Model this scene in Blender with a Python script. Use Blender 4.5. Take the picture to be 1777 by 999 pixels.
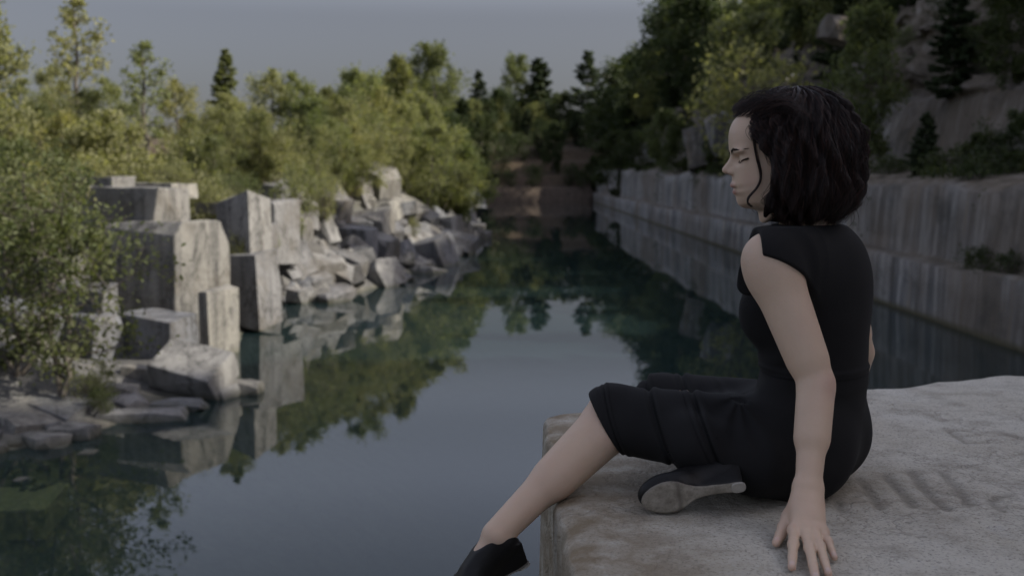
import bpy, bmesh, math, random
import numpy as np
from mathutils import Vector, Matrix, noise as mnoise

# ---------------------------------------------------------------- camera, light, exposure
scene = bpy.context.scene
COL = scene.collection
for o in list(bpy.data.objects):
    bpy.data.objects.remove(o)
F = 1750.0                      # focal length in pixels of a 1777 px wide frame
HC = 0.66                       # eye of the camera above the slab (slab top is z = 0)
YH = 312.0                      # horizon row
WATER = -2.34
cam_d = bpy.data.cameras.new('camera')
cam = bpy.data.objects.new('camera', cam_d); COL.objects.link(cam)
cam_d.sensor_width = 36.0
cam_d.lens = 36.0 * F / 1777.0
pitch = math.atan((499.5 - YH) / F)
cam.location = (0, 0, HC)
cam.rotation_euler = (math.pi / 2 - pitch, 0, 0)
cam_d.clip_start = 0.05; cam_d.clip_end = 6000
cam_d.dof.use_dof = True
cam_d.dof.focus_distance = 2.12
cam_d.dof.aperture_fstop = 3.8
scene.camera = cam

SUN_EL, SUN_AZ = math.radians(34.0), math.radians(96.0)    # azimuth clockwise from the view direction
world = bpy.data.worlds.new('World'); scene.world = world
world.use_nodes = True
wn = world.node_tree; wn.nodes.clear()
w_out = wn.nodes.new('ShaderNodeOutputWorld'); w_bg = wn.nodes.new('ShaderNodeBackground')
w_sky = wn.nodes.new('ShaderNodeTexSky'); w_hsv = wn.nodes.new('ShaderNodeHueSaturation')
w_sky.sky_type = 'NISHITA'; w_sky.sun_disc = False
w_sky.sun_elevation = SUN_EL; w_sky.sun_rotation = SUN_AZ
w_sky.air_density = 1.0; w_sky.dust_density = 2.5; w_sky.ozone_density = 1.0
w_hsv.inputs['Saturation'].default_value = 0.50
w_bg.inputs['Strength'].default_value = 0.10
wn.links.new(w_sky.outputs[0], w_hsv.inputs['Color'])
# added fill: ramp dims the sky at the horizon and boosts it higher up
w_tc = wn.nodes.new('ShaderNodeTexCoord'); w_sep = wn.nodes.new('ShaderNodeSeparateXYZ'); w_mr = wn.nodes.new('ShaderNodeValToRGB')
e_ = w_mr.color_ramp.elements
e_[0].position = 0.0; e_[1].position = 1.0
w_mr.color_ramp.interpolation = 'EASE'
for p_ in (.09, .15, .225, .30, .42): e_.new(p_)
for el_, v_ in zip(e_, (.33, .265, .268, .56, .83, .81, .73)): el_.color = (v_ * 2, v_ * 2, v_ * 2, 1)
w_mul = wn.nodes.new('ShaderNodeVectorMath'); w_mul.operation = 'SCALE'
wn.links.new(w_tc.outputs['Generated'], w_sep.inputs[0]); wn.links.new(w_sep.outputs[2], w_mr.inputs[0])
w_tint = wn.nodes.new('ShaderNodeVectorMath'); w_tint.operation = 'MULTIPLY'; w_tint.inputs[1].default_value = (1.04, 1.0, 1.06)
wn.links.new(w_hsv.outputs[0], w_tint.inputs[0]); wn.links.new(w_tint.outputs[0], w_mul.inputs[0]); wn.links.new(w_mr.outputs[0], w_mul.inputs['Scale']); wn.links.new(w_mul.outputs[0], w_bg.inputs[0])
wn.links.new(w_bg.outputs[0], w_out.inputs[0])
sun_d = bpy.data.lights.new('sun', 'SUN'); sun = bpy.data.objects.new('sun', sun_d); COL.objects.link(sun)
sun_d.energy = 4.6; sun_d.angle = math.radians(0.6); sun_d.color = (1.0, 0.93, 0.8)
sdir = Vector((math.sin(SUN_AZ) * math.cos(SUN_EL), math.cos(SUN_AZ) * math.cos(SUN_EL), math.sin(SUN_EL)))
sun.rotation_euler = sdir.to_track_quat('Z', 'Y').to_euler()
scene.view_settings.view_transform = 'Standard'; scene.view_settings.look = 'None'
scene.view_settings.exposure = 0.28; scene.view_settings.gamma = 1.0
scene.view_settings.use_curve_mapping = False
scene.render.engine = 'CYCLES'
scene.cycles.use_denoising = True
try: scene.cycles.denoiser = 'OPENIMAGEDENOISE'
except Exception: pass
scene.cycles.max_bounces = 8; scene.cycles.transparent_max_bounces = 8
scene.cycles.diffuse_bounces = 3; scene.cycles.glossy_bounces = 3
scene.cycles.caustics_reflective = False; scene.cycles.caustics_refractive = False

# ---------------------------------------------------------------- helpers
R = random.Random(11)
KY = F / 2000.0
def P(px, py, d):
    """a point seen at pixel (px, py); d is its distance for a 2000 px lens"""
    return np.array([(px - 888.5) / 2000 * d, d * KY, HC - (py - YH) / 2000 * d])
def XY(px, d): return (px - 888.5) / 2000 * d, d * KY
def unit(v):
    v = np.asarray(v, float); return v / np.linalg.norm(v)

def tag(o, label=None, cat=None, group=None, kind=None):
    if label: o['label'] = label
    if cat: o['category'] = cat
    if group: o['group'] = group
    if kind: o['kind'] = kind
    return o
def link(o, parent=None):
    COL.objects.link(o)
    if parent is not None: o.parent = parent
    return o
def obj(name, me, parent=None, mat=None):
    o = bpy.data.objects.new(name, me)
    if mat is not None and not me.materials: me.materials.append(mat)
    return link(o, parent)
def empty(name, loc=(0, 0, 0), rz=0.0):
    o = bpy.data.objects.new(name, None); o.location = loc; o.rotation_euler = (0, 0, rz); o.empty_display_size = .1
    return link(o)
def mesh_np(name, v, f, mat=None, smooth=False, attrs=None):
    """v (n,3), f (m,k) arrays -> mesh"""
    me = bpy.data.meshes.new(name)
    v = np.asarray(v, np.float32); f = np.asarray(f, np.int32)
    k = f.shape[1]
    me.vertices.add(len(v)); me.vertices.foreach_set('co', v.ravel())
    me.loops.add(f.size); me.loops.foreach_set('vertex_index', f.ravel())
    me.polygons.add(len(f))
    me.polygons.foreach_set('loop_start', np.arange(0, f.size, k, dtype=np.int32))
    try: me.polygons.foreach_set('loop_total', np.full(len(f), k, np.int32))
    except Exception: pass
    me.update(calc_edges=True); me.validate()
    if smooth: me.polygons.foreach_set('use_smooth', np.ones(len(me.polygons), bool))
    for an, (dom, data) in (attrs or {}).items():
        a = me.attributes.new(an, 'FLOAT', dom); a.data.foreach_set('value', np.asarray(data, np.float32))
    if mat is not None: me.materials.append(mat)
    return me
def bm_mesh(name, bm, mat=None, smooth=False):
    me = bpy.data.meshes.new(name); bm.to_mesh(me); bm.free()
    if smooth: me.polygons.foreach_set('use_smooth', np.ones(len(me.polygons), bool))
    if mat is not None: me.materials.append(mat)
    return me

_rs = np.random.RandomState(5)
_tab = _rs.rand(64, 64, 64).astype(np.float32)
def vnoise(p, freq=1.0, octaves=3):
    """smooth value noise, -1..1, p (n,3)"""
    out = np.zeros(len(p), np.float32); amp = 1.0; tot = 0
    q = np.asarray(p, np.float32) * freq + 17.3
    for _ in range(octaves):
        i = np.floor(q).astype(np.int64); t = q - i; t = t * t * (3 - 2 * t); i &= 63; j = (i + 1) & 63
        x0, y0, z0 = i.T; x1, y1, z1 = j.T; tx, ty, tz = t.T
        a = _tab[x0, y0, z0] * (1 - tx) + _tab[x1, y0, z0] * tx
        b = _tab[x0, y1, z0] * (1 - tx) + _tab[x1, y1, z0] * tx
        c = _tab[x0, y0, z1] * (1 - tx) + _tab[x1, y0, z1] * tx
        d = _tab[x0, y1, z1] * (1 - tx) + _tab[x1, y1, z1] * tx
        out += amp * (((a * (1 - ty) + b * ty) * (1 - tz) + (c * (1 - ty) + d * ty) * tz) * 2 - 1)
        tot += amp; amp *= .5; q = q * 2.03 + 5.1
    return out / tot

# ---------------------------------------------------------------- materials
class NT:
    def __init__(s, name):
        s.m = bpy.data.materials.new(name); s.m.use_nodes = True; s.t = s.m.node_tree
        s.t.nodes.clear(); s.out = s.t.nodes.new('ShaderNodeOutputMaterial')
    def n(s, kind, **kw):
        nd = s.t.nodes.new('ShaderNode' + kind)
        for k, v in kw.items():
            if k in nd.inputs: s.set(nd.inputs[k], v)
            else: setattr(nd, k, v)
        return nd
    def set(s, sock, v):
        if hasattr(v, 'is_output') or isinstance(v, bpy.types.NodeSocket): s.t.links.new(v, sock)
        else: sock.default_value = v
    def pos(s): return s.n('NewGeometry').outputs['Position']
    def mapping(s, vec, scale=(1, 1, 1), loc=(0, 0, 0)):
        m = s.n('Mapping'); s.set(m.inputs['Vector'], vec); m.inputs['Scale'].default_value = scale; m.inputs['Location'].default_value = loc
        return m.outputs[0]
    def noise(s, vec, scale, detail=4, rough=.55, dist=0.0):
        nd = s.n('TexNoise'); s.set(nd.inputs['Vector'], vec); nd.inputs['Scale'].default_value = scale
        nd.inputs['Detail'].default_value = detail; nd.inputs['Roughness'].default_value = rough; nd.inputs['Distortion'].default_value = dist
        return nd.outputs['Fac']
    def ramp(s, fac, stops):
        nd = s.n('ValToRGB'); s.set(nd.inputs[0], fac); e = nd.color_ramp.elements
        while len(e) < len(stops): e.new(0.5)
        for el, (p, c) in zip(e, stops):
            el.position = p; el.color = (c if not isinstance(c, (int, float)) else (c, c, c))[:3] + (1,) if not isinstance(c, (int, float)) else (c, c, c, 1)
        return nd.outputs[0]
    def mix(s, fac, a, b, mode='MIX'):
        nd = s.n('Mix', data_type='RGBA', blend_type=mode)
        s.set(nd.inputs['Factor'], fac)
        for sock, v in ((nd.inputs[6], a), (nd.inputs[7], b)):
            s.set(sock, v if not isinstance(v, tuple) else tuple(v[:3]) + (1,))
        return nd.outputs[2]
    def math(s, op, a, b=0.0, clamp=False):
        nd = s.n('Math', operation=op, use_clamp=clamp); s.set(nd.inputs[0], a); s.set(nd.inputs[1], b); return nd.outputs[0]
    def bump(s, h, strength=.5, dist=.02, normal=None):
        nd = s.n('Bump'); s.set(nd.inputs['Height'], h); nd.inputs['Strength'].default_value = strength; nd.inputs['Distance'].default_value = dist
        if normal is not None: s.set(nd.inputs['Normal'], normal)
        return nd.outputs[0]
    def principled(s, color, rough=.8, normal=None, spec=.3, **kw):
        b = s.n('BsdfPrincipled'); s.set(b.inputs['Base Color'], color if not isinstance(color, tuple) else tuple(color[:3]) + (1,))
        s.set(b.inputs['Roughness'], rough); b.inputs['Specular IOR Level'].default_value = spec
        if normal is not None: s.set(b.inputs['Normal'], normal)
        for k, v in kw.items(): s.set(b.inputs[k.replace('_', ' ')], v)
        return b.outputs[0]
    def done(s, shader): s.t.links.new(shader, s.out.inputs[0]); return s.m
    def attr(s, name): return s.n('Attribute', attribute_name=name).outputs['Fac']

def rock_mat(name, base, dark, tan, streak=1.0, stain=.5):
    t = NT(name); p = t.pos(); rnd = t.n('ObjectInfo').outputs['Random']
    n1 = t.noise(p, 1.7, 6, .62); n2 = t.noise(p, 14, 5, .65); n3 = t.noise(t.mapping(p, (2.6, 2.6, .22)), 1.6, 4, .6)
    c = t.ramp(n1, [(.30, dark), (.48, base), (.62, base), (.78, tan)])
    c = t.mix(t.math('MULTIPLY', t.ramp(n3, [(.45, 0.0), (.68, 1.0)]), stain), c, tuple(x * .42 for x in dark))
    c = t.mix(t.ramp(n2, [(.35, .0), (.75, .5)]), c, tuple(min(1, x * 1.35) for x in base))
    tint = t.ramp(rnd, [(0, (.72, .74, .78)), (.35, (.92, .9, .88)), (.7, (1.0, .98, .94)), (1, (1.2, 1.16, 1.06))])
    c = t.mix(1.0, c, tint, 'MULTIPLY')
    jn = t.noise(t.mapping(p, (1, 1, .5)), 1.15, 6, .7, .5); ln_ = t.math('ABSOLUTE', t.math('SUBTRACT', jn, .5))
    c = t.mix(t.ramp(ln_, [(0, .8), (.006, .5), (.02, 0.0)]), c, (.045, .044, .042))
    c = t.mix(t.ramp(t.noise(p, .9, 5, .7), [(.5, 0.0), (.66, .6)]), c, (.10, .085, .065))
    # algae and silt film below and just over the water line
    z = t.n('SeparateXYZ'); t.set(z.inputs[0], p)
    zz = t.math('ADD', z.outputs[2], t.math('MULTIPLY', n1, .2))
    wet = t.n('MapRange'); t.set(wet.inputs[0], zz); wet.inputs[1].default_value = WATER + .22; wet.inputs[2].default_value = WATER + .02
    c = t.mix(wet.outputs[0], c, (.085, .085, .05))
    h = t.math('ADD', t.math('MULTIPLY', n1, .6), t.math('MULTIPLY', n2, .4))
    return t.done(t.principled(c, .88, t.bump(h, .7, .06), .25))

M = {}
M['granite'] = rock_mat('granite', (.222, .22, .213), (.15, .152, .16), (.235, .212, .178), stain=1.0)
M['granite_dark'] = rock_mat('granite_dark', (.215, .218, .227), (.14, .143, .153), (.235, .22, .195), stain=.9)

def leaf_mat(name, cols, trans=.35, rough=.55):
    t = NT(name); lv = t.attr('lv'); rnd = t.n('ObjectInfo').outputs['Random']
    c = t.ramp(lv, [(i / (len(cols) - 1), c) for i, c in enumerate(cols)])
    tint = t.ramp(rnd, [(0, (.78, .86, .78)), (.5, (1, 1, 1)), (1, (1.12, 1.06, .92))])
    c = t.mix(1.0, c, tint, 'MULTIPLY')
    b = t.principled(c, rough, None, .2)
    tr = t.n('BsdfTranslucent'); t.set(tr.inputs[0], t.mix(1.0, c, (1.15, 1.2, .6), 'MULTIPLY'))
    mx = t.n('MixShader'); mx.inputs[0].default_value = trans
    t.t.links.new(b, mx.inputs[1]); t.t.links.new(tr.outputs[0], mx.inputs[2])
    return t.done(mx.outputs[0])
M['leaf'] = leaf_mat('leaf_yellow_green', [(.17, .178, .10), (.26, .262, .14), (.31, .31, .17), (.36, .35, .22)], .55)
M['leaf_mid'] = leaf_mat('leaf_mid_green', [(.10, .116, .06), (.15, .168, .084), (.19, .203, .10), (.23, .238, .13)], .5)
M['leaf_dark'] = leaf_mat('leaf_deep_green', [(.03, .046, .02), (.048, .066, .026), (.066, .084, .032), (.09, .10, .04)], .3)
M['needle'] = leaf_mat('needle_green', [(.03, .046, .024), (.046, .064, .032), (.062, .08, .04), (.085, .098, .046)], .2, .65)
def bark():
    t = NT('bark'); p = t.pos(); n = t.noise(t.mapping(p, (6, 6, 1.2)), 3, 5, .6)
    c = t.ramp(n, [(.3, (.06, .05, .042)), (.55, (.13, .115, .1)), (.75, (.24, .22, .2))])
    return t.done(t.principled(c, .9, t.bump(n, .6, .01), .2))
M['bark'] = bark()
def flat_mat(name, c, rough=.8, spec=.3, var=.25, scale=30, bump=.1, **kw):
    t = NT(name); p = t.pos(); n = t.noise(p, scale, 4)
    col = t.mix(n, tuple(x * (1 - var) for x in c), tuple(x * (1 + var) for x in c))
    return t.done(t.principled(col, rough, t.bump(n, bump, .004), spec, **kw))
# ---------------------------------------------------------------- terrain, lake, quarry wall
SH = np.array([[-300, -30], [-30, -18], [2, -9], [8, -6.9], [12.8, -5.6], [14, -4.9], [15.9, -4.0], [17.5, -4.5], [20, -5.0], [24, -5.5], [27.5, -5.9],
               [29, -4.4], [33.7, -3.6], [40, -2.9], [46.9, -2.15], [61, -2.0], [70, -2.9], [88, -3.6], [120, -4.6], [158, -5.4], [400, -30], [3000, -300]], float)
def shore(y): return np.interp(y / KY, SH[:, 0], SH[:, 1])
FAR = 158 * KY
def wall_x(y): return 8.6 + .016 * y / KY
def terrain_h(x, y):
    d = shore(y) - x                                   # metres inland on the left bank
    Y = y / KY
    near = np.clip((15 - Y) / 4, 0, 1); rub = np.clip((Y - 27) / 2, 0, 1)
    cl = np.interp(d, [-40, -12, -4, 0, .6, 2.4, 4.6, 7, 30, 200], [-9, -8, -5.0, WATER, -2.15, -1.9, -.9, .3, 1.6, 4])
    nr = np.interp(d, [-40, -12, -3, 0, 1.5, 3.5, 6, 10, 40, 200], [-9, -7, -3.4, WATER, -2.2, -2.05, -1.7, -.7, 1.6, 4])
    ru = np.interp(d, [-40, -12, -4, 0, 1.2, 3.0, 4.6, 8, 30, 200], [-9, -8, -5.0, WATER, -1.5, -.1, .75, 1.1, 2.2, 5])
    h = cl * (1 - near) * (1 - rub) + nr * near + ru * rub
    fr = np.interp(y - FAR - .6 * np.abs(x - 3) * 0, [-8, 0, .8, 4, 4.8, 9, 10.2, 15, 16.5, 26, 45, 120, 400], [-8, -2.6, -.5, -.2, 1.3, 1.7, 3.2, 3.8, 5.4, 6.4, 8.4, 11.0, 16.0])
    h = np.maximum(h, fr)
    h = np.where(x > wall_x(y) + .3, np.maximum(np.where(y > FAR + 8, h, -8), -8), h)
    return h
def gridc(segs):
    out = []
    for a, b, s in segs: out += list(np.arange(a, b, s))
    return np.array(out + [segs[-1][1]], float)
gx = gridc([(-900, -120, 60), (-120, -24, 6), (-24, -10, .7), (-10, 2, .28), (2, 24, 1.0), (24, 120, 8), (120, 900, 60)])
gy = gridc([(-300, -30, 30), (-30, 4, 2.0), (4, 60, .35), (60, 136, 1.2), (136, 170, .8), (170, 300, 6), (300, 1500, 80)])
GX, GY = np.meshgrid(gx, gy)
gp = np.stack([GX.ravel(), GY.ravel(), np.zeros(GX.size)], 1)
gz = terrain_h(gp[:, 0], gp[:, 1])
gz = gz + vnoise(gp, .5, 4) * .22 * np.clip((gz + 9) / 6, .15, 1) + vnoise(gp, .06, 3) * np.clip((gp[:, 1] - FAR) / 60, 0, 1) * 2.0
gp[:, 2] = gz
def quads(ny, nx):
    i = np.arange(ny * nx).reshape(ny, nx)
    return np.stack([i[:-1, :-1].ravel(), i[:-1, 1:].ravel(), i[1:, 1:].ravel(), i[1:, :-1].ravel()], 1)
def ground_mat():
    t = NT('quarry_ground'); p = t.pos(); z = t.n('SeparateXYZ'); t.set(z.inputs[0], p)
    n1 = t.noise(p, .35, 5, .6); n2 = t.noise(p, 3.0, 6, .65)
    soil = t.ramp(n2, [(.3, (.055, .045, .034)), (.5, (.125, .098, .072)), (.68, (.17, .135, .1)), (.8, (.24, .22, .19))])
    green = t.ramp(n2, [(.3, (.03, .038, .016)), (.6, (.075, .082, .03)), (.8, (.11, .10, .05))])
    c = t.mix(t.ramp(n1, [(.34, 0.0), (.5, .85)]), soil, green)
    mr = t.n('MapRange'); t.set(mr.inputs[0], z.outputs[2]); mr.inputs[1].default_value = WATER + .12; mr.inputs[2].default_value = WATER - .1
    silt = t.ramp(n2, [(.3, (.05, .055, .032)), (.6, (.12, .12, .075)), (.8, (.2, .19, .14))])
    c = t.mix(mr.outputs[0], c, silt)
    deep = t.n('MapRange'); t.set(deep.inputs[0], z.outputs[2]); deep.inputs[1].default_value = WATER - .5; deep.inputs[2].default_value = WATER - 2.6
    rk = t.n('MapRange'); t.set(rk.inputs[0], z.outputs[2]); rk.inputs[1].default_value = .05; rk.inputs[2].default_value = -.5
    c = t.mix(t.math('MULTIPLY', rk.outputs[0], t.math('SUBTRACT', 1.0, mr.outputs[0])), c, t.ramp(n2, [(.3, (.06, .06, .062)), (.5, (.13, .128, .124)), (.7, (.19, .185, .175))]))
    fa = t.n('MapRange'); t.set(fa.inputs[0], z.outputs[1]); fa.inputs[1].default_value = 128; fa.inputs[2].default_value = 138
    c = t.mix(t.math('MULTIPLY', fa.outputs[0], .85), c, t.ramp(n2, [(.3, (.045, .034, .026)), (.55, (.10, .072, .052)), (.75, (.16, .12, .09))]))
    c = t.mix(deep.outputs[0], c, (.016, .030, .032))  # bed colour darkened with depth in place of light absorbed by the water
    return t.done(t.principled(c, .92, t.bump(n2, .8, .12), .2))
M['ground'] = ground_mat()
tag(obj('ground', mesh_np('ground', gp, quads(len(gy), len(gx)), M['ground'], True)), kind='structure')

def water_mat():
    t = NT('quarry_water'); p = t.pos()
    n = t.noise(t.mapping(p, (1.0, .45, 1)), 1.1, 3, .5); n2 = t.noise(t.mapping(p, (1, .6, 1)), 7, 3, .5)
    nm = t.bump(t.math('ADD', n, t.math('MULTIPLY', n2, .12)), .035, .05)
    fr = t.n('Fresnel'); fr.inputs['IOR'].default_value = 1.333; t.set(fr.inputs['Normal'], nm)
    gl = t.n('BsdfGlossy'); gl.inputs['Roughness'].default_value = .012; t.set(gl.inputs['Normal'], nm); gl.inputs[0].default_value = (1, 1, 1, 1)
    tr = t.n('BsdfTransparent'); tr.inputs[0].default_value = (.66, .76, .70, 1)
    df = t.n('BsdfDiffuse'); df.inputs[0].default_value = (.036, .070, .076, 1)
    m1 = t.n('MixShader'); m1.inputs[0].default_value = .30
    t.t.links.new(tr.outputs[0], m1.inputs[1]); t.t.links.new(df.outputs[0], m1.inputs[2])
    m2 = t.n('MixShader'); t.set(m2.inputs[0], fr.outputs[0])
    t.t.links.new(m1.outputs[0], m2.inputs[1]); t.t.links.new(gl.outputs[0], m2.inputs[2])
    return t.done(m2.outputs[0])
M['water'] = water_mat()
wx, wy = np.meshgrid(np.array([-30, -12, -6, 0, 6, 12, 30.]), np.array([-120, -30, 0, 20, 40, 80, FAR + 6.]))
tag(obj('water', mesh_np('water', np.stack([wx.ravel(), wy.ravel(), np.full(wx.size, WATER)], 1), quads(7, 7), M['water'])), kind='structure')

# the cut wall on the right: a profile carried along the lake, s = metres behind the water line
def wall_mat():
    t = NT('quarry_wall'); p = t.pos(); z = t.n('SeparateXYZ'); t.set(z.inputs[0], p)
    st = t.noise(t.mapping(p, (1, .9, .05)), 1.5, 5, .65); st2 = t.noise(t.mapping(p, (1, 1.3, .12)), 2.2, 4, .65, .6)
    big = t.noise(p, .16, 4, .6); n2 = t.noise(p, 2.2, 6, .65)
    c = t.ramp(st, [(.34, (.06, .066, .078)), (.42, (.17, .177, .18)), (.50, (.40, .39, .37)), (.57, (.21, .21, .212)), (.63, (.33, .285, .22)), (.70, (.15, .15, .155))])
    c = t.mix(t.ramp(st2, [(.46, .0), (.60, .75)]), c, (.10, .10, .10))
    c = t.mix(t.ramp(big, [(.42, 0.0), (.6, .75)]), c, (.15, .12, .09))
    c = t.mix(t.ramp(t.noise(p, .55, 5, .7), [(.52, 0.0), (.66, .7)]), c, (.07, .068, .062))
    at = t.attr('flat')
    c2 = t.ramp(n2, [(.3, (.05, .045, .034)), (.45, (.12, .10, .075)), (.58, (.17, .145, .115)), (.72, (.26, .245, .22))])
    c = t.mix(at, c, c2)
    mr = t.n('MapRange'); t.set(mr.inputs[0], z.outputs[2]); mr.inputs[1].default_value = WATER + .16; mr.inputs[2].default_value = WATER + .03
    c = t.mix(mr.outputs[0], c, (.10, .09, .055))
    return t.done(t.principled(c, .9, t.bump(t.math('ADD', st2, t.math('MULTIPLY', n2, .6)), .9, .12), .2))
M['wall'] = wall_mat()
yy = gridc([(-60, 8, 2.0), (8, 70, .30), (70, 190, .9)])
def rise(y): return 4.5 * np.clip((14.0 - y) / 3, 0, 1)  # unseen hill crest beside the ledge raised to keep sun off the woman
prof = [(-.02, -12, 0), (0, -3, 0), (0, -1.0, 0), (.0, .2, 0), (.02, .7, 0), (.03, 1.15, 0), (.12, 1.22, .6), (.5, 1.25, 1), (.56, 1.3, .3), (.58, 1.7, 0), (.62, 2.3, 0), (.66, 2.75, 0),
        (.9, 2.9, 1), (1.8, 3.0, 1), (3.0, 3.1, 1), (4.4, 3.3, .8), (4.5, 3.8, 0), (4.6, 4.6, 0), (4.75, 5.3, 0), (4.95, 5.75, .1), (5.4, 5.95, 1), (5.9, 6.3, .8), (6.3, 7.1, .5), (6.8, 8.0, .45), (7.4, 8.9, .5),
        (8.2, 9.8, .8), (9.5, 10.8, 1), (11.5, 12.2, 1), (14, 13.2, 1), (18, 14, 1), (30, 14.5, 1), (60, 15, 1), (150, 15, 1)]
_p = []
for a_, b_ in zip(prof[:-1], prof[1:]):
    n_ = 5 if 4.4 <= a_[0] < 9.5 else 1
    for k_ in range(n_): _p.append(tuple(a_[i] + (b_[i] - a_[i]) * k_ / n_ for i in range(3)))
prof = _p + [prof[-1]]
prof = [(s, h, max(f, .85) if 5.2 < s < 12 else f) for s, h, f in prof]
pv, pf = [], []
for s, hgt, fl in prof:
    for y in yy:
        grow = (np.clip((y / KY - 22) * .012, 0, 1.4) if hgt > 2 else 0.0) + rise(y) * np.clip((s - 5.5) / 6, 0, 1)
        pv.append((wall_x(y) + s, y, WATER + hgt + grow)); pf.append(fl)
pv = np.array(pv); pf = np.array(pf)
sc_ = np.clip((pv[:, 2] - WATER - 1.0) / 3, .12, 1)
n_a = vnoise(pv * np.array([1, 1, .35]), .45, 4); n_b = vnoise(pv + 40, .5, 4); n_c = vnoise(pv + 9, .09, 2)
S = pv[:, 0] - wall_x(pv[:, 1])
blocky = np.round(vnoise(np.stack([pv[:, 1] * 0, pv[:, 1], pv[:, 2] * .02], 1), .21, 3) * 3) / 3 * .6 + vnoise(np.stack([pv[:, 1] * 0, pv[:, 1], pv[:, 2] * .15], 1), .9, 3) * .3
pv[:, 0] += np.where(S > .3, n_a * (.55 + .9 * ((S > 4.9) & (S < 9))) * np.clip(S / 3, .3, 1.6) + n_c * np.clip(S - 3, 0, 2) * .9, n_a * .04) + blocky * .14 * np.clip(S * 3, .45, 1)
pv[:, 2] += np.where(pf > .3, n_b * (.35 + .6 * ((S > 4.9) & (S < 9))) * np.clip(S / 4, .25, 2.2), n_b * .05 * (S > .2)) + blocky * .5 * ((S > .5) & (S < 1.5)) + n_a * .35 * ((S > .5) & (S < 1.5)) + blocky * .18 * ((S > .025) & (S < .2) & (pv[:, 2] > WATER + .9))
i = np.arange(len(pv)).reshape(len(prof), len(yy))
wf = np.stack([i[:-1, :-1].ravel(), i[:-1, 1:].ravel(), i[1:, 1:].ravel(), i[1:, :-1].ravel()], 1)
rug = ((S > 4.9) & (S < 11)) * np.clip((S - 4.9) / .6, 0, 1)
n_e = vnoise(pv * np.array([1, 1, .6]) + 3, 1.5, 4); n_f = np.round(vnoise(pv * np.array([1, .7, 1.6]), .8, 3) * 3) / 3
pv[:, 0] += rug * (n_e * .7 + n_f * .9); pv[:, 2] += rug * (vnoise(pv + 70, 1.3, 4) * .55 + n_f * .35)
cliff = obj('cliff', mesh_np('cliff', pv, wf, M['wall'], False, {'flat': ('POINT', pf)}))
tag(cliff, kind='structure')
def hill_z(s, y):
    h = np.interp(s, [a[0] for a in prof], [a[1] for a in prof]); return WATER + h + (np.clip((y / KY - 22) * .012, 0, 1.4) if h > 2 else 0) + rise(y) * np.clip((s - 5.5) / 6, 0, 1)

# ---------------------------------------------------------------- rocks
def rock_mesh(name, seed, dims, mat, cuts=7, cut_in=.16, bevel=.03, rough=.03, sub=2):
    r = random.Random(seed); bm = bmesh.new()
    bmesh.ops.create_cube(bm, size=1.0)
    for v in bm.verts: v.co += Vector((r.uniform(-.07, .07), r.uniform(-.07, .07), r.uniform(-.07, .07)))
    for _ in range(cuts):
        n = Vector((r.uniform(-1, 1), r.uniform(-1, 1), r.uniform(-.7, 1))).normalized()
        ext = .5 * (abs(n.x) + abs(n.y) + abs(n.z))
        co = n * ext * (1 - cut_in * r.uniform(.35, 1.5))
        res = bmesh.ops.bisect_plane(bm, geom=bm.verts[:] + bm.edges[:] + bm.faces[:], plane_co=co, plane_no=n, clear_outer=True)
        ed = [e for e in res['geom_cut'] if isinstance(e, bmesh.types.BMEdge)]
        if ed:
            try: bmesh.ops.contextual_create(bm, geom=ed)
            except Exception: pass
    for v in bm.verts: v.co = Vector((v.co.x * dims[0], v.co.y * dims[1], v.co.z * dims[2]))
    bmesh.ops.recalc_face_normals(bm, faces=bm.faces)
    md = min(dims)
    bmesh.ops.bevel(bm, geom=bm.edges[:], offset=bevel * md, segments=1, affect='EDGES', clamp_overlap=True)
    bmesh.ops.triangulate(bm, faces=bm.faces)
    for _ in range(sub):
        lim = max(dims) / (3.0 if _ == 0 else 7.0)
        ed = [e for e in bm.edges if e.calc_length() > lim]
        if ed: bmesh.ops.subdivide_edges(bm, edges=ed, cuts=1, use_grid_fill=False); bmesh.ops.triangulate(bm, faces=bm.faces)
    if rough:
        bm.normal_update()
        off = Vector((seed * 3.1, seed * 1.7, 0))
        for v in bm.verts: v.co += v.normal * mnoise.noise(v.co * (1.9 / md) + off) * rough * md
    return bm_mesh(name, bm, mat)
NROCK = [0]
def rock(dims, loc, rot, label, mat=None, group=None, name='boulder', cat='rock', **kw):
    NROCK[0] += 1
    o = obj(name, rock_mesh(name, 100 + NROCK[0], dims, mat or M['granite'], **kw))
    o.location = loc; o.rotation_euler = rot
    return tag(o, label, cat, group)
A0 = math.radians(-26.6)
def corner_block(pxl, pxc, pxr, pyt, pyb, d, label, mat=None, name='stone_block', grp='quarried blocks of the left cliff', yaw=A0, **kw):
    """a cut block given by the columns of its left end, near corner and right end, its rows and distance"""
    xk, yk = XY(pxc, d); ca, sa = math.cos(yaw), math.sin(yaw)
    ul = np.array([-ca, -sa]); ur = np.array([-sa, ca])      # along the left face and along the right face, away from the corner
    def run(u, px):
        k = (px - 888.5) / F
        return abs((k * yk - xk) / (u[0] - k * u[1]))
    tl, tr = run(ul, pxl), run(ur, pxr)
    tl, tr = min(tl, 6), min(tr, 6)
    zt = HC - (pyt - YH) / 2000 * d; zb = HC - (pyb - YH) / 2000 * d
    c = np.array([xk, yk]) + ul * tl / 2 + ur * tr / 2
    return rock((tl, tr, zt - zb), (c[0], c[1], (zt + zb) / 2), (0, 0, yaw), label, mat, grp, name, 'stone block', **{**dict(cuts=3, cut_in=.035, bevel=.012, rough=.04, sub=4), **kw})
def dw(py): return 6000.0 / (py - YH)        # distance of the water line at a row
G_, GD = M['granite'], M['granite_dark']
corner_block(128, 273, 338, 326, 412, 21.5, 'broad grey block crowning the cliff with a pale sunlit corner')
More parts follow.
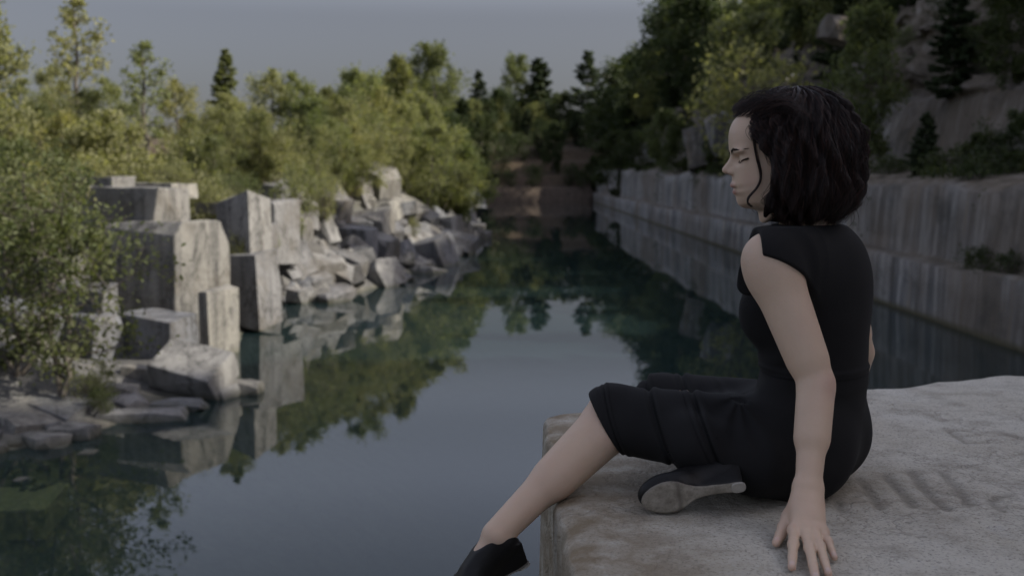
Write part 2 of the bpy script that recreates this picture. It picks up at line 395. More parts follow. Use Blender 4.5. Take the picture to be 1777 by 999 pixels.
corner_block(126, 280, 345, 404, 660, 21.7, 'darker course of stone under the broad crowning block')
corner_block(128, 205, 240, 306, 338, 22.8, 'rough dark rimmed block topping the cliff beside the leafy birch')
corner_block(210, 300, 345, 318, 345, 23.5, 'low rounded stone lying on the broad crowning block')
corner_block(176, 305, 392, 398, 640, 20.0, 'tall main cliff block with a smooth face barred by sun and shade')
corner_block(336, 356, 410, 500, 640, 19.2, 'pale upright pillar at the foot of the main cliff block')
corner_block(376, 434, 476, 346, 620, 23.4, 'square grey column beside the main cliff block with pale edge', GD)
corner_block(378, 440, 486, 440, 570, 22.4, 'lower stained step of the square grey column over the water', GD)
corner_block(300, 410, 486, 396, 600, 25.5, 'broad shaded block set back between the cliff pillars', GD)
corner_block(440, 478, 520, 352, 460, 27.6, 'dark hollow sided block between the column and the rubble heap', GD)
corner_block(340, 395, 436, 352, 372, 24.6, 'thin ledge stone under the shrubs between the cliff tops')
corner_block(190, 285, 345, 556, 690, 17.6, 'blue grey block shadowed below the main cliff face', GD)
corner_block(-60, 90, 150, 440, 640, 19.5, 'grey stepped block far behind the leafy birch crown')
corner_block(90, 170, 200, 500, 640, 18.6, 'weathered block between the birch and the main cliff block')
corner_block(60, 150, 205, 560, 720, 17.4, 'dim block behind the leafy birch trunk', GD)
corner_block(-120, 20, 110, 540, 730, 16.8, 'shaded wall block at the far end of the cliff behind leaves', GD)
corner_block(20, 96, 150, 648, 730, 15.4, 'squat grey block at the root of the leafy birch')
corner_block(-60, 40, 84, 585, 720, 16.2, 'leaning grey block left of the birch root')
corner_block(-160, -20, 60, 620, 780, 14.6, 'wide dark block low at the edge under birch leaves', GD)
o = rock((1.0, .7, .36), (-4.46, 15.9 * KY, -1.98), (math.radians(24), math.radians(9), math.radians(-14)), 'flat dark tilted slab overhanging the water below the cliff', GD, 'fallen blocks at the waterline', 'fallen_slab', cuts=3, cut_in=.08)
SHL = [  # px, waterline row, size, label, dark?
    (232, 742, (1.1, .5, .16), 'long low flat stone awash below the tilted slab', 1), (300, 722, (.7, .4, .14), 'thin stone strip awash under the overhang', 1),
    (412, 692, (.62, .4, .22), 'pale low rock at the tip of the cliff shore', 0), (375, 700, (.4, .35, .2), 'small wet rock tucked under the tilted slab', 1),
    (245, 690, (.6, .5, .5), 'tan faced rock propping the tilted slab', 0), (160, 716, (1.0, .7, .4), 'grey rounded shore rock before the birch trunk', 0),
    (95, 745, (1.1, .7, .36), 'broad pale shore rock with bleached top', 0), (20, 770, (.7, .55, .34), 'white topped rock where the shallows begin', 0),
    (60, 790, (.5, .4, .16), 'small mossy stone in the shallows', 0), (110, 776, (.55, .4, .18), 'speckled stone beside broad pale shore rock', 0),
    (10, 720, (.9, .7, .6), 'slanting grey rock behind the white topped rock', 1), (200, 726, (.5, .4, .26), 'narrow shore stone left of the long flat one', 1),
]
for px, py, dm, lab, dk in SHL:
    d = dw(py) + .35; x, y = XY(px, d)
    rock(dm, (x, y, WATER + dm[2] * .22), (R.uniform(-.12, .12), R.uniform(-.15, .15), R.uniform(-.7, .3)), lab, GD if dk else G_, 'rocks along the left waterline', cuts=8, cut_in=.2)
x, y = XY(20, 11.2)
rock((1.1, .62, .3), (x - .1, y - .25, WATER - .235), (.04, -.05, .06), 'square yellowish block lying under the clear shallow water', flat_mat('algae_stone', (.50, .45, .22), .9, .2, .3, 9), 'rocks along the left waterline', 'sunken_block', 'stone block', cuts=3, cut_in=.06)
R2 = random.Random(4)
for k in range(34):    # small stones in the shallows
    px = R2.uniform(-40, 190); d = dw(R2.uniform(752, 850)); x, y = XY(px, d)
    s = R2.uniform(.05, .16); z = float(terrain_h(np.array([x]), np.array([y]))[0])
    if z < WATER - .5: continue
    rock((s * 1.5, s * 1.2, s * .8), (x, y, max(z, WATER - .08) + s * .2), (0, 0, R2.uniform(0, 3)), 'small loose stone scattered in the shallows by the birch', G_, 'loose stones in the shallows', 'stone', cuts=8, cut_in=.25, sub=0)

def hit(px, py):
    """where the ray through a pixel meets the left bank"""
    best = None
    for d in np.arange(11, 150, .08):
        p = P(px, py, d)
        if p[2] <= float(terrain_h(np.array([p[0]]), np.array([p[1]]))[0]): return p, d
    return P(px, py, 60), 60
RUB = [  # px, py, width, height (pixels), tilt, dark, label
    (655, 322, 66, 74, .2, 0, 'tallest upright jagged rock at the top of the rubble heap'), (612, 330, 46, 60, -.3, 0, 'jagged rock leaning against the tallest upright one'),
    (700, 360, 80, 34, .5, 0, 'long tilted plank of stone catching sun under the tallest rock'), (735, 385, 40, 40, .3, 0, 'bright cream rock at the sunny right edge of the heap'),
    (693, 345, 12, 36, .1, 0, 'thin pale splinter of stone standing beside the tilted plank'), (640, 385, 66, 40, -.1, 0, 'flat topped block in the middle of the heap'),
    (622, 420, 52, 62, .05, 1, 'dark square sided block below the flat topped block'), (655, 432, 52, 56, .25, 0, 'sunlit open cornered block at the heart of the heap'),
    (550, 466, 60, 54, .35, 1, 'big dark diamond shaped block low in the heap'), (500, 455, 58, 58, -.35, 1, 'dark leaning slab next to the cliff column'),
    (520, 400, 30, 56, .1, 0, 'narrow pale upright stone below the shrub'), (560, 400, 44, 50, -.4, 1, 'brown shadowed rock under the narrow upright stone'),
    (485, 350, 40, 66, .05, 1, 'square dark mouthed block at the cliff side of the heap'), (575, 362, 52, 56, .3, 0, 'grey block half hidden by the bright shrub'),
    (655, 480, 60, 52, -.5, 1, 'smooth dark slab sliding into the water'), (560, 512, 90, 24, .0, 1, 'long flat rock lying at the waterline of the heap'),
    (500, 510, 60, 24, .1, 1, 'low rounded rock at the inner corner of the cove'), (745, 440, 72, 56, -.2, 1, 'hunched grey rock at the point of the heap'),
    (735, 475, 60, 28, .1, 1, 'low wedge rock touching water at the point'), (790, 425, 58, 40, .2, 1, 'rounded dark rock beyond the point'),
    (800, 360, 44, 80, .9, 1, 'long slanted slab leaning under the dark bush'), (770, 395, 52, 40, -.1, 1, 'dull block below the long slanted slab'),
    (715, 415, 54, 32, .2, 1, 'shadowed ledge rock under the bright cream rock'), (690, 440, 46, 36, -.4, 1, 'grey chock stone wedged at the heap centre'),
    (605, 462, 50, 44, .3, 0, 'blocky rock right of the big dark diamond'), (525, 362, 40, 36, .2, 0, 'pale stone at the foot of the yellow shrub'),
    (720, 335, 60, 40, .1, 1, 'dark ledge under the overhanging bush'), (672, 505, 36, 20, .1, 0, 'small lit stone at the heap waterline'),
    (825, 410, 40, 26, .1, 1, 'last dark rock of the heap meeting the far water'), (480, 400, 40, 44, -.2, 1, 'shaded rock wedged beside the cliff column'),
]
for px, py, w, h, tilt, dk, lab in RUB:
    p, d = hit(px, py + h * .25); m = d / 2000
    dims = (w * m * 1.12, w * m * R2.uniform(.7, 1.2), h * m * 1.12)
    rock(dims, (p[0], p[1] + dims[1] * .15, p[2] + h * m * .15), (R2.uniform(-.25, .25), tilt, R2.uniform(-.8, -.2)), lab, GD if dk else G_, 'rubble rocks of the left heap', cuts=9, cut_in=.15, bevel=.014, rough=.035, sub=1)
shapes = ['wedge', 'slab', 'block', 'shard', 'chunk', 'lump']; tones = ['pale', 'grey', 'bluish', 'tan stained', 'brownish', 'dull']
used = set()
for k in range(150):
    px = R2.uniform(470, 825); lo = np.interp(px, [470, 600, 680, 760, 825], [300, 315, 318, 350, 385]); hi = np.interp(px, [470, 600, 680, 760, 825], [520, 515, 492, 465, 412])
    py = R2.uniform(lo, hi); p, d = hit(px, py); m = d / 2000; w = R2.uniform(18, 48) * m
    fr = (py - lo) / (hi - lo)
    where = 'low on the heap near the water' if fr > .7 else 'halfway up the heap' if fr > .35 else 'high on the heap below the bushes'
    side = 'on the cliff side' if px < 570 else 'in the middle' if px < 700 else 'on the lake side'
    lab = f'{R2.choice(["small", "fist edged", "squat", "tilted", "angular"])} {R2.choice(tones)} {R2.choice(shapes)} {where} {side}'
    for alt in (' rubble heap', ' stone heap', ' heap of broken stone', ' spill of rock'):
        if lab in used: lab = lab.replace(' heap', alt, 1) if ' heap' in lab else lab
    used.add(lab)
    rock((w * R2.uniform(.8, 1.6), w * R2.uniform(.7, 1.2), w * R2.uniform(.35, .9)), (p[0], p[1], p[2] + w * .1), (R2.uniform(-.6, .6), R2.uniform(-.6, .6), R2.uniform(-1.5, 1.5)),
         lab, R2.choice([G_, G_, GD]), 'rubble rocks of the left heap', cuts=8, cut_in=.16, sub=1, bevel=.014, rough=.03)
# ---------------------------------------------------------------- trees
def tube(pts, r0, r1, n=5):
    pts = np.asarray(pts, float); m = len(pts)
    t = np.gradient(pts, axis=0); t /= np.linalg.norm(t, axis=1)[:, None] + 1e-9
    a = np.cross(t, [.31, .17, .93] if abs(t[0][2]) < .8 else [1, .1, 0]); a /= np.linalg.norm(a, axis=1)[:, None] + 1e-9
    b = np.cross(t, a); rr = np.linspace(r0, r1, m)[:, None, None]
    ang = np.linspace(0, 2 * math.pi, n, endpoint=False)
    ring = pts[:, None] + rr * (np.cos(ang)[None, :, None] * a[:, None] + np.sin(ang)[None, :, None] * b[:, None])
    v = ring.reshape(-1, 3); f = []
    for i in range(m - 1):
        for j in range(n): f.append((i * n + j, i * n + (j + 1) % n, (i + 1) * n + (j + 1) % n, (i + 1) * n + j))
    return v, f
class Geo:
    def __init__(s): s.v = []; s.f = []; s.n = 0
    def add(s, v, f):
        s.v.append(np.asarray(v)); s.f.append(np.asarray(f) + s.n); s.n += len(v)
    def mesh(s, name, mat, smooth=True): return mesh_np(name, np.concatenate(s.v), np.concatenate(s.f), mat, smooth)
def leaves_mesh(name, c, d, size, rs, mat, lv, aspect=.55, droop=.0, flatness=.0):
    """one bent leaf blade per centre; d is a direction the blade follows"""
    n = len(c); ax = d + rs.normal(0, .8, (n, 3)); ax[:, 2] -= droop; ax /= np.linalg.norm(ax, axis=1)[:, None]
    up = rs.normal(0, 1, (n, 3)); up[:, 2] += flatness; sd = np.cross(ax, up); sd /= np.linalg.norm(sd, axis=1)[:, None] + 1e-9
    nn = np.cross(sd, ax); s = (size * rs.uniform(.6, 1.3, n))[:, None]
    v = np.stack([c - ax * s * .5, c + sd * s * aspect * .5 + nn * s * .1, c + ax * s * .5, c - sd * s * aspect * .5 + nn * s * .1], 1).reshape(-1, 3)
    return mesh_np(name, v, np.arange(4 * n).reshape(n, 4), mat, False, {'lv': ('FACE', np.clip(lv, 0, 1))})
def broadleaf(seed, H, W, n_leaf, size, mat, base=.18, open_=.35, lean=.05, stems=1, twig=7, up=.7):
    rs = np.random.RandomState(seed); g = Geo(); cs, ds, lvs = [], [], []
    for st in range(stems):
        t = np.linspace(0, 1, 9); off = rs.normal(0, 1, 2) * (.0 if stems == 1 else .16 * W)
        hh = H * (1 if st == 0 else rs.uniform(.6, .95))
        pts = np.stack([np.cumsum(rs.normal(0, .012 * H, 9)) + off[0] * t ** .6 + lean * H * t * rs.uniform(-1, 1), np.cumsum(rs.normal(0, .012 * H, 9)) + off[1] * t ** .6, t * hh], 1)
        pts[0, :2] = rs.normal(0, .02 * W, 2)
        g.add(*tube(pts, .018 * H / stems ** .3, .003 * H, 6))
        nl = int(max(7, 20 / stems ** .5))
        for k in range(nl):
            u = base + (1 - base) * (k + rs.uniform(0, 1)) / nl; p0 = np.array([np.interp(u, t, pts[:, i]) for i in range(3)])
            az = k * 2.4 + rs.uniform(-.5, .5) + st * 1.3
            shape = math.sin(math.pi * min(1, (u - base * .6) / (1 - base * .6)) ** .8) * .85 + .22
            L = .5 * W * shape * rs.uniform(.6, 1.15); el = rs.uniform(.15, .65) + up * .4 * u
            dv = np.array([math.cos(az) * math.cos(el), math.sin(az) * math.cos(el), math.sin(el)])
            q = np.linspace(0, 1, 5)[:, None]; bend = np.array([0, 0, 1]) * rs.uniform(-.15, .25) * L
            bp = p0 + dv * L * q + bend * q * q + rs.normal(0, .03 * L, (5, 3)) * q
            g.add(*tube(bp, .006 * H * (1 - .6 * u), .0012 * H, 4))
            for j in range(twig):
                w = rs.uniform(.3, 1.0); b0 = p0 + dv * L * w + bend * w * w
                td = unit(dv * .6 + rs.normal(0, .6, 3) + np.array([0, 0, .25])); tl = L * rs.uniform(.25, .5) + .05 * W
                g.add(*tube(np.array([b0, b0 + td * tl]), .0022 * H, .0008 * H, 3))
                m = max(2, int(n_leaf / (stems * nl * twig) * rs.uniform(.35, 1.65)))
                if rs.rand() < open_ * .5: m = m // 3
                ww = rs.uniform(.15, 1.05, m)[:, None]
                cs.append(b0 + td * tl * ww + rs.normal(0, .16 * tl + size * .35, (m, 3))); ds.append(np.repeat(td[None], m, 0))
                lvs.append(np.clip(rs.normal(.42, .1) + rs.normal(0, .16, m), 0, 1))
    c = np.concatenate(cs); return g.mesh('trunk', M['bark']), leaves_mesh('crown', c, np.concatenate(ds), size, rs, mat, np.concatenate(lvs), .6, .1)
def conifer(seed, H, W, n_leaf, size, mat, base=.08, gap=.3):
    rs = np.random.RandomState(seed); g = Geo(); cs, ds, lvs = [], [], []
    t = np.linspace(0, 1, 8); pts = np.stack([np.cumsum(rs.normal(0, .006 * H, 8)), np.cumsum(rs.normal(0, .006 * H, 8)), t * H], 1); pts[0, :2] = 0
    g.add(*tube(pts, .016 * H, .0015 * H, 6)); nw = 24
    for k in range(nw):
        u = base + (1 - base) * (k / nw) ** .9; nb = rs.randint(4, 7)
        for b in range(nb):
            if rs.rand() < gap * .4: continue
            az = rs.uniform(0, 6.28); L = .5 * W * (1 - u) ** .8 * rs.uniform(.55, 1.15) + .02 * W; el = -.25 + .7 * u + rs.uniform(-.15, .15)
            p0 = np.array([np.interp(u, t, pts[:, i]) for i in range(3)]); dv = np.array([math.cos(az) * math.cos(el), math.sin(az) * math.cos(el), math.sin(el)])
            q = np.linspace(0, 1, 4)[:, None]; bp = p0 + dv * L * q + np.array([0, 0, .14 * L]) * q * q
            g.add(*tube(bp, .004 * H * (1 - u) + .001 * H, .0008 * H, 3))
            m = max(4, int(n_leaf / (nw * 5) * (L / (.3 * W)) * rs.uniform(.6, 1.3))); w = rs.uniform(.1, 1.05, m) ** .7
            sid = np.cross(dv, [0, 0, 1]); sid /= np.linalg.norm(sid); so = rs.uniform(-1, 1, m) * (.38 * L * (1.05 - w) + .02 * W)
            c = p0 + dv * L * w[:, None] + np.array([0, 0, .14 * L]) * (w * w)[:, None] + sid * so[:, None] + rs.normal(0, .012 * W, (m, 3)); c[:, 2] -= np.abs(so) * .25
            cs.append(c); ds.append(dv + sid * np.sign(so)[:, None] * .8); lvs.append(np.clip(rs.normal(.42, .1) + rs.normal(0, .18, m), 0, 1))
    c = np.concatenate(cs); return g.mesh('trunk', M['bark']), leaves_mesh('crown', c, np.concatenate(ds), size, rs, mat, np.concatenate(lvs), .5, .25, 1.0)

KIND = {}
for key, args in {
    'birch_a': (1, 6, 4.3, 8500, .165, M['leaf'], .1, .65), 'birch_b': (2, 6, 3.7, 6800, .16, M['leaf'], .12, .75), 'birch_c': (3, 6, 4.9, 9500, .165, M['leaf'], .06, .65, .05, 2),
    'slim': (4, 6, 2.2, 2100, .17, M['leaf'], .25, .9), 'mid_a': (5, 6, 4.4, 8500, .2, M['leaf_mid'], .06, .3), 'mid_b': (6, 6, 5.0, 9500, .2, M['leaf_mid'], .04, .3, .05, 2),
    'dark_a': (7, 8, 6.2, 9500, .3, M['leaf_dark'], .05, .25), 'dark_b': (8, 8, 5.4, 8500, .3, M['leaf_dark'], .06, .25), 'dark_c': (9, 8, 5.8, 9000, .3, M['leaf_mid'], .05, .25),
    'shrub_y': (10, 2, 2.4, 2200, .12, M['leaf'], .02, .3, .05, 4), 'shrub_m': (11, 2, 2.5, 2200, .12, M['leaf_mid'], .02, .3, .05, 4), 'shrub_d': (12, 2, 2.5, 2200, .13, M['leaf_dark'], .02, .3, .05, 4),
}.items(): KIND[key] = (args[1],) + broadleaf(*args)
for key, args in {'fir_a': (21, 9, 4.8, 11000, .40, M['needle'], .03, .1), 'fir_b': (22, 9, 4.0, 9500, .38, M['needle'], .03, .1), 'fir_c': (23, 9, 5.4, 8500, .40, M['needle'], .05, .6), 'fir_sunny': (24, 6, 2.6, 8000, .24, M['leaf_mid'], .03, .1)}.items():  # the last kind carries paler olive foliage
    KIND[key] = (args[1],) + conifer(*args)
def tree(kind, loc, H, label, group=None, wide=1.0, cat='tree', name=None, rz=None):
    h0, tm, cm = KIND[kind]; s = H / h0
    nm = name or {'f': 'conifer', 's': 'shrub' if kind.startswith('shrub') else 'young_tree', 'b': 'birch_tree'}.get(kind[0], 'leafy_tree')
    e = empty(nm, loc, R.uniform(0, 6.28) if rz is None else rz); e.scale = (s * wide, s * wide, s)
    tag(e, label, 'shrub' if kind.startswith('shrub') else cat, group)
    obj('trunk' if not kind.startswith('shrub') else 'stem', tm, e); obj('crown' if not kind.startswith('shrub') else 'foliage', cm, e)
    return e
def ground_z(x, y): return float(terrain_h(np.array([x]), np.array([y]))[0])
def plant(px, ytop, d, kind, label, wide=1.0, group='trees on the left bank', zb=None):
    x, y = XY(px, d); zb = ground_z(x, y) if zb is None else zb; zt = HC - (ytop - YH) / 2000 * d
    return tree(kind, (x, y, zb - .08), max(.3, zt - zb), label, group, wide)
LB = [
    (150, 8, 32, 'slim', 'tall thin sapling rising above all other birches with sparse top', 1.1), (262, 80, 31, 'slim', 'thin birch with a forked sparse top beside the tall sapling', 1.2),
    (-25, 10, 25, 'birch_b', 'birch whose leafy branch tip enters at the picture edge', .9), (40, 150, 33, 'birch_a', 'rounded yellow green birch under the edge branch', 1.1),
    (105, 122, 35, 'birch_c', 'bushy birch at the foot of the tall thin sapling', 1.0), (205, 150, 34, 'birch_a', 'full birch between the two thin saplings', 1.0),
    (320, 150, 36, 'birch_b', 'birch just before the pointed spruce with drooping side', 1.1), (405, 84, 38, 'fir_sunny', 'pointed olive green spruce standing out against the sky', 1.15),
    (470, 132, 40, 'birch_b', 'airy birch right of the pointed spruce with gaps of sky', 1.1), (520, 146, 41, 'birch_a', 'medium birch beside the airy birch', .9),
    (600, 136, 46, 'birch_c', 'wide leafy birch above the yellow shrub', 1.0), (640, 150, 48, 'birch_a', 'soft topped birch behind the rubble heap', .9),
    (560, 165, 44, 'mid_a', 'greener tree filling the dip in the birch row', 1.0), (690, 120, 58, 'mid_a', 'taller green tree with thin crown behind the heap', .8),
    (355, 195, 30, 'birch_c', 'low spreading birch over the cliff column', 1.0), (90, 205, 26, 'birch_c', 'dense birch over the left end of the cliff', 1.0),
    (180, 215, 25, 'birch_a', 'yellowish birch right above the crowning block', 1.1), (275, 225, 26, 'birch_c', 'leafy birch above the sunlit corner block', .9),
    (20, 255, 21, 'mid_b', 'green tree behind the shore birch', .9), (460, 205, 34, 'mid_b', 'shadowy tree between cliff column and heap', .8),
    (540, 225, 36, 'birch_c', 'bright bushy birch above the rubble heap', .8), (610, 230, 40, 'birch_a', 'pale birch leaning over the jagged rocks', .8),
    (700, 190, 50, 'birch_c', 'tall yellow birch right behind the jagged rocks', .8), (745, 182, 56, 'birch_a', 'sunlit birch standing before the dark trees', .8),
    (-60, 120, 27, 'birch_a', 'birch mostly out of view past the edge branch', 1.0), (-120, 60, 30, 'birch_c', 'birch wholly beyond the edge of the bank', 1.0),
]
for px, yt, d, k, lab, w in LB: plant(px, yt, d, k, lab, w)
RI = random.Random(21); tops = np.array([[-150, 130], [0, 150], [110, 140], [200, 170], [300, 165], [400, 160], [480, 160], [600, 165], [700, 150], [790, 190]])
for k in range(44):
    px = RI.uniform(-150, 790); d = RI.uniform(29, 42) + max(0, px - 380) * .05; yt = np.interp(px, tops[:, 0], tops[:, 1]) + RI.uniform(5, 110)
    near_ = 'behind the crowning block' if px < 340 else 'behind the square column' if px < 500 else 'behind the rubble heap'
    plant(px, yt, d, RI.choice(['birch_a', 'birch_b', 'birch_c', 'birch_c', 'mid_a', 'mid_b']), f'leafy young tree filling the {"taller" if yt < 200 else "lower"} growth {near_}', RI.uniform(.9, 1.2), 'infill trees of the left bank')
for px, yt, yb, d, k, lab, w in [
    (740, 232, 345, 52, 'mid_b', 'big rounded dark green bush overhanging the heap end', .9), (795, 240, 340, 62, 'mid_a', 'dark green bush drooping to the far end of the heap', 1.2),
    (690, 262, 330, 47, 'birch_c', 'yellow green bush behind the tallest upright rock', .9), (510, 300, 400, 30, 'shrub_y', 'bright yellow shrub growing among the rubble', .8),
    (372, 318, 395, 25, 'shrub_y', 'yellow shrub in the gap right of the crowning block', .7), (310, 285, 330, 25, 'shrub_y', 'low shrub sitting on top of the crowning block', 1.2),
    (420, 305, 350, 26, 'shrub_m', 'olive shrub on top of the square column', 1.2), (470, 412, 450, 27, 'shrub_y', 'tiny bright plant clinging beside the column', .7),
    (400, 420, 490, 23.4, 'shrub_m', 'small dark shrub in the recess left of the column', .6), (560, 310, 380, 33, 'shrub_y', 'pale shrub spilling over the middle of the heap', .9),
    (240, 300, 335, 25, 'shrub_m', 'ragged shrub along the top edge of the cliff', 1.2), (160, 285, 330, 24, 'shrub_y', 'leafy shrub at the back of the cliff top', 1.3),
    (720, 380, 410, 40, 'shrub_y', 'small yellow tuft beside the bright cream rock', .6), (620, 285, 330, 40, 'shrub_m', 'olive shrub behind the leaning jagged rock', 1.2),
    (65, 300, 420, 17.5, 'shrub_y', 'sunny yellow green thicket above the shore birch', 1.2), (10, 330, 480, 16.2, 'shrub_m', 'green thicket at the edge behind the shore birch', 1.2),
]:
    x, y = XY(px, d); zt = HC - (yt - YH) / 2000 * d; zb = HC - (yb - YH) / 2000 * d
    tree(k, (x, y, zb), zt - zb, lab, 'bushes on the left bank', w)
# the birch growing from the shore rocks
nt, nc = broadleaf(61, 2.9, 2.1, 5200, .075, M['leaf_mid'], .05, .7, .05, 2, 8, .05)
x, y = XY(98, 14.3)
e = tag(empty('birch_tree', (x, y, WATER + .3), 1.2), 'dark leafy birch growing from the shore rocks before the cliff', 'tree', 'trees on the left bank')
obj('trunk', nt, e); obj('crown', nc, e)
nt2, nc2 = broadleaf(63, 2.7, 2.4, 5500, .075, M['leaf_mid'], .05, .6, .06, 3, 8, .1)
x, y = XY(20, 14.6)
e = tag(empty('birch_tree', (x, y, WATER + .5), .4), 'dense birch at the picture edge beside the dark shore birch', 'tree', 'trees on the left bank')
obj('trunk', nt2, e); obj('crown', nc2, e)
x, y = XY(150, 14.4)
tree('shrub_m', (x, y, WATER + .12), .5, 'low leafy shrub at the foot of the shore birch', 'bushes on the left bank', .9)
x, y = XY(165, 14.0)
tree('shrub_d', (x, y, WATER + .1), .34, 'small dark shrub hanging over the shore stones', 'bushes on the left bank', .9)

FT = [
    (765, 96, 190, 'dark_c', 'broadest tall tree of the far wood with a double top', .8), (832, 124, 200, 'fir_b', 'slim conifer right of the broadest far tree', .9),
    (890, 112, 215, 'dark_c', 'rounded far tree left of the twin topped one', .6), (938, 104, 215, 'fir_a', 'wide pointed far tree with a sunlit side', 1.2),
    (1018, 92, 225, 'fir_c', 'tall lone conifer with tiered branches against the sky', .9), (1085, 140, 205, 'fir_a', 'dark conifer where the far wood meets the hill', 1.0),
    (705, 140, 165, 'fir_b', 'thin far conifer behind the birch row', .9), (670, 150, 170, 'dark_b', 'far tree seen over the birches', .8), (800, 170, 180, 'fir_a', 'low dark conifer under the broadest far tree', 1.1),
    (865, 165, 190, 'dark_a', 'dark rounded tree in the middle of the far wood', .9), (970, 170, 195, 'dark_a', 'small dark tree below the lone conifer', .9),
    (915, 190, 186, 'fir_b', 'short conifer at the rim of the far slope', 1.2), (1045, 175, 196, 'dark_b', 'dark leafy tree beside the lone conifer', .9),
    (1000, 195, 186, 'fir_a', 'dark spreading conifer above the brown slope', 1.1), (840, 205, 178, 'dark_b', 'dark tree at the left of the brown slope', .8), (1110, 150, 190, 'dark_a', 'round dark tree at the corner of the hill', .8),
    (1060, 205, 180, 'fir_b', 'conifer leaning out over the corner of the wall', 1.2), (940, 215, 176, 'dark_a', 'low dark bush crowned tree over the brown slope', .9), (780, 205, 150, 'dark_b', 'dark tree behind the big rounded bush', 1.0),
    (740, 150, 205, 'dark_a', 'tree shoulder left of the broadest far tree', .8), (630, 150, 150, 'dark_c', 'far tree hidden behind the soft topped birch', .9), (1140, 165, 175, 'fir_a', 'conifer on the first rise of the hill', 1.0),
]
for px, yt, d, k, lab, w in FT: plant(px, yt, d, k, lab, w * (1.35 if k[0] == 'f' else 1.1), 'trees of the far wood')
for px, py, d, h, lab in [(860, 290, 163, 5, 'dark shrub on the left of the brown far slope'), (962, 285, 166, 7, 'big dark shrub in the centre of the brown far slope'), (925, 318, 160, 3, 'small round shrub above the far water'),
                          (885, 325, 160, 2.4, 'smallest shrub by the far water edge'), (1030, 280, 164, 6, 'dark shrub at the corner of brown slope and wall'), (905, 262, 172, 4, 'lone shrub on the upper step of the brown far slope'), (990, 300, 162, 3, 'squat shrub beside the big dark shrub'), (945, 255, 175, 4.5, 'shrub at the top step of the far slope'), (880, 268, 170, 4, 'bushy shrub left on the upper far step'), (1010, 322, 159, 2.5, 'shrub low by the far water corner'),
                          (830, 300, 150, 7, 'tall dark shrub at the near corner of the far slope')]:
    x, y = XY(px, d); tree('shrub_d' if h < 6 else 'dark_b', (x, y, max(ground_z(x, y), WATER) - .1), h, lab, 'shrubs on the far slope', .8)

RF = random.Random(31)
for k in range(80):
    px = RF.uniform(560, 1130); d = RF.uniform(172, 262); x, y = XY(px, d); kd = RF.choice(['fir_a', 'fir_b', 'dark_a', 'dark_b', 'dark_c', 'fir_a'])
    yt = np.interp(px, [560, 700, 760, 870, 980, 1040, 1130], [175, 175, 150, 178, 178, 185, 150]) + RF.uniform(0, 55)
    plant(px, yt, d, kd, f'{"dark conifer" if kd[0] == "f" else "dark leafy tree"} filling the far wood {"behind the birches" if px < 720 else "below the lone conifer" if px > 960 else "under the broadest far tree"}', RF.uniform(.9, 1.25), 'infill trees of the far wood')
for k in range(26):    # the wood closing the far corner, on the hill's end
    x, y = RF.uniform(14, 48), RF.uniform(142, 200)
    tree(RF.choice(['fir_a', 'dark_a', 'dark_b', 'fir_b']), (x, y, max(hill_z(x - wall_x(y), min(y, 188)) - 3, ground_z(x, y)) - .3), RF.uniform(9, 14), 'dark tree closing the wood where the hill ends', 'trees at the end of the hill', 1.2)
# hillside wood on the right: the same few kinds, each placed on the slope
RH = random.Random(8)
adj = ['dense', 'dusky', 'ragged', 'rounded', 'narrow', 'leaning', 'bushy', 'tangled']
nh = {'dark_a': 'dark leafy tree', 'dark_b': 'deep green leafy tree', 'dark_c': 'mid green leafy tree', 'fir_a': 'broad conifer', 'fir_b': 'slim conifer', 'fir_c': 'open branched conifer'}
seen = {}
cnt = 0
for y in np.arange(-46, 200, 3.3):
    for k in range(3):
        s = RH.choice([RH.uniform(7.8, 11), RH.uniform(10, 15), RH.uniform(14, 20)]) if k else RH.uniform(5.4, 9)
        if y < 44 and s < 9.5: continue            # the bare rubble face stands here
        if y < 8 and k == 0: continue
        yy_ = y + RH.uniform(-1.5, 1.5); kind = RH.choice(['dark_a', 'dark_b', 'dark_c', 'fir_a', 'fir_b', 'fir_a', 'dark_a', 'fir_c'])
        h = RH.uniform(4.2, 7.2) * (1.12 if kind[0] == 'f' else 1)
        if s < 9: h *= .75
        if 9 < y < 24 and s > 9.5: h *= .5  # unseen crest trees cut low so sun reaches the left cliff
        band = 'at the foot of the hill' if s < 9 else 'halfway up the hill' if s < 13.5 else 'on the hill crest'
        lab = f'{RH.choice(adj)} {nh[kind]} {band} ' + ('above the rubble face' if yy_ < 45 else 'behind her head' if yy_ < 75 else 'past the grey rock outcrop' if yy_ < 115 else 'near the far end')
        tree(kind, (wall_x(yy_) + s, yy_, hill_z(s, yy_) - .4), h, lab, 'trees on the right hillside', RH.uniform(.9, 1.2)); cnt += 1
for px, yt, d, k, lab in [(1108, 128, 162, 'dark_a', 'dark crown on the first shoulder of the hill outline'), (1130, 88, 152, 'fir_a', 'pointed conifer on the lower hill outline against the sky'), (1150, 52, 146, 'dark_b', 'leafy crown halfway up the hill outline'),
                          (1172, 8, 140, 'dark_a', 'dark crown cutting the sky where the hill leaves the picture'), (1200, -30, 134, 'fir_a', 'tall conifer at the top of the hill outline'), (1230, -60, 126, 'dark_c', 'leafy tree behind the top of the hill outline'),
                          (1190, 5, 122, 'dark_b', 'deep green tree in front of the hill outline'), (1162, 40, 128, 'fir_b', 'slim conifer on the upper hill outline'), (1140, 100, 138, 'dark_c', 'mid green crown below the hill outline'), (1215, 10, 112, 'dark_a', 'broad dark tree under the top of the hill outline')]:
    x, y = XY(px, d); zb = hill_z(max(x - wall_x(y), .5), min(y, 188)) - .4
    tree(k, (x, y, zb), HC - (yt - YH) / 2000 * d - zb, lab, 'trees on the right hillside', 1.0)
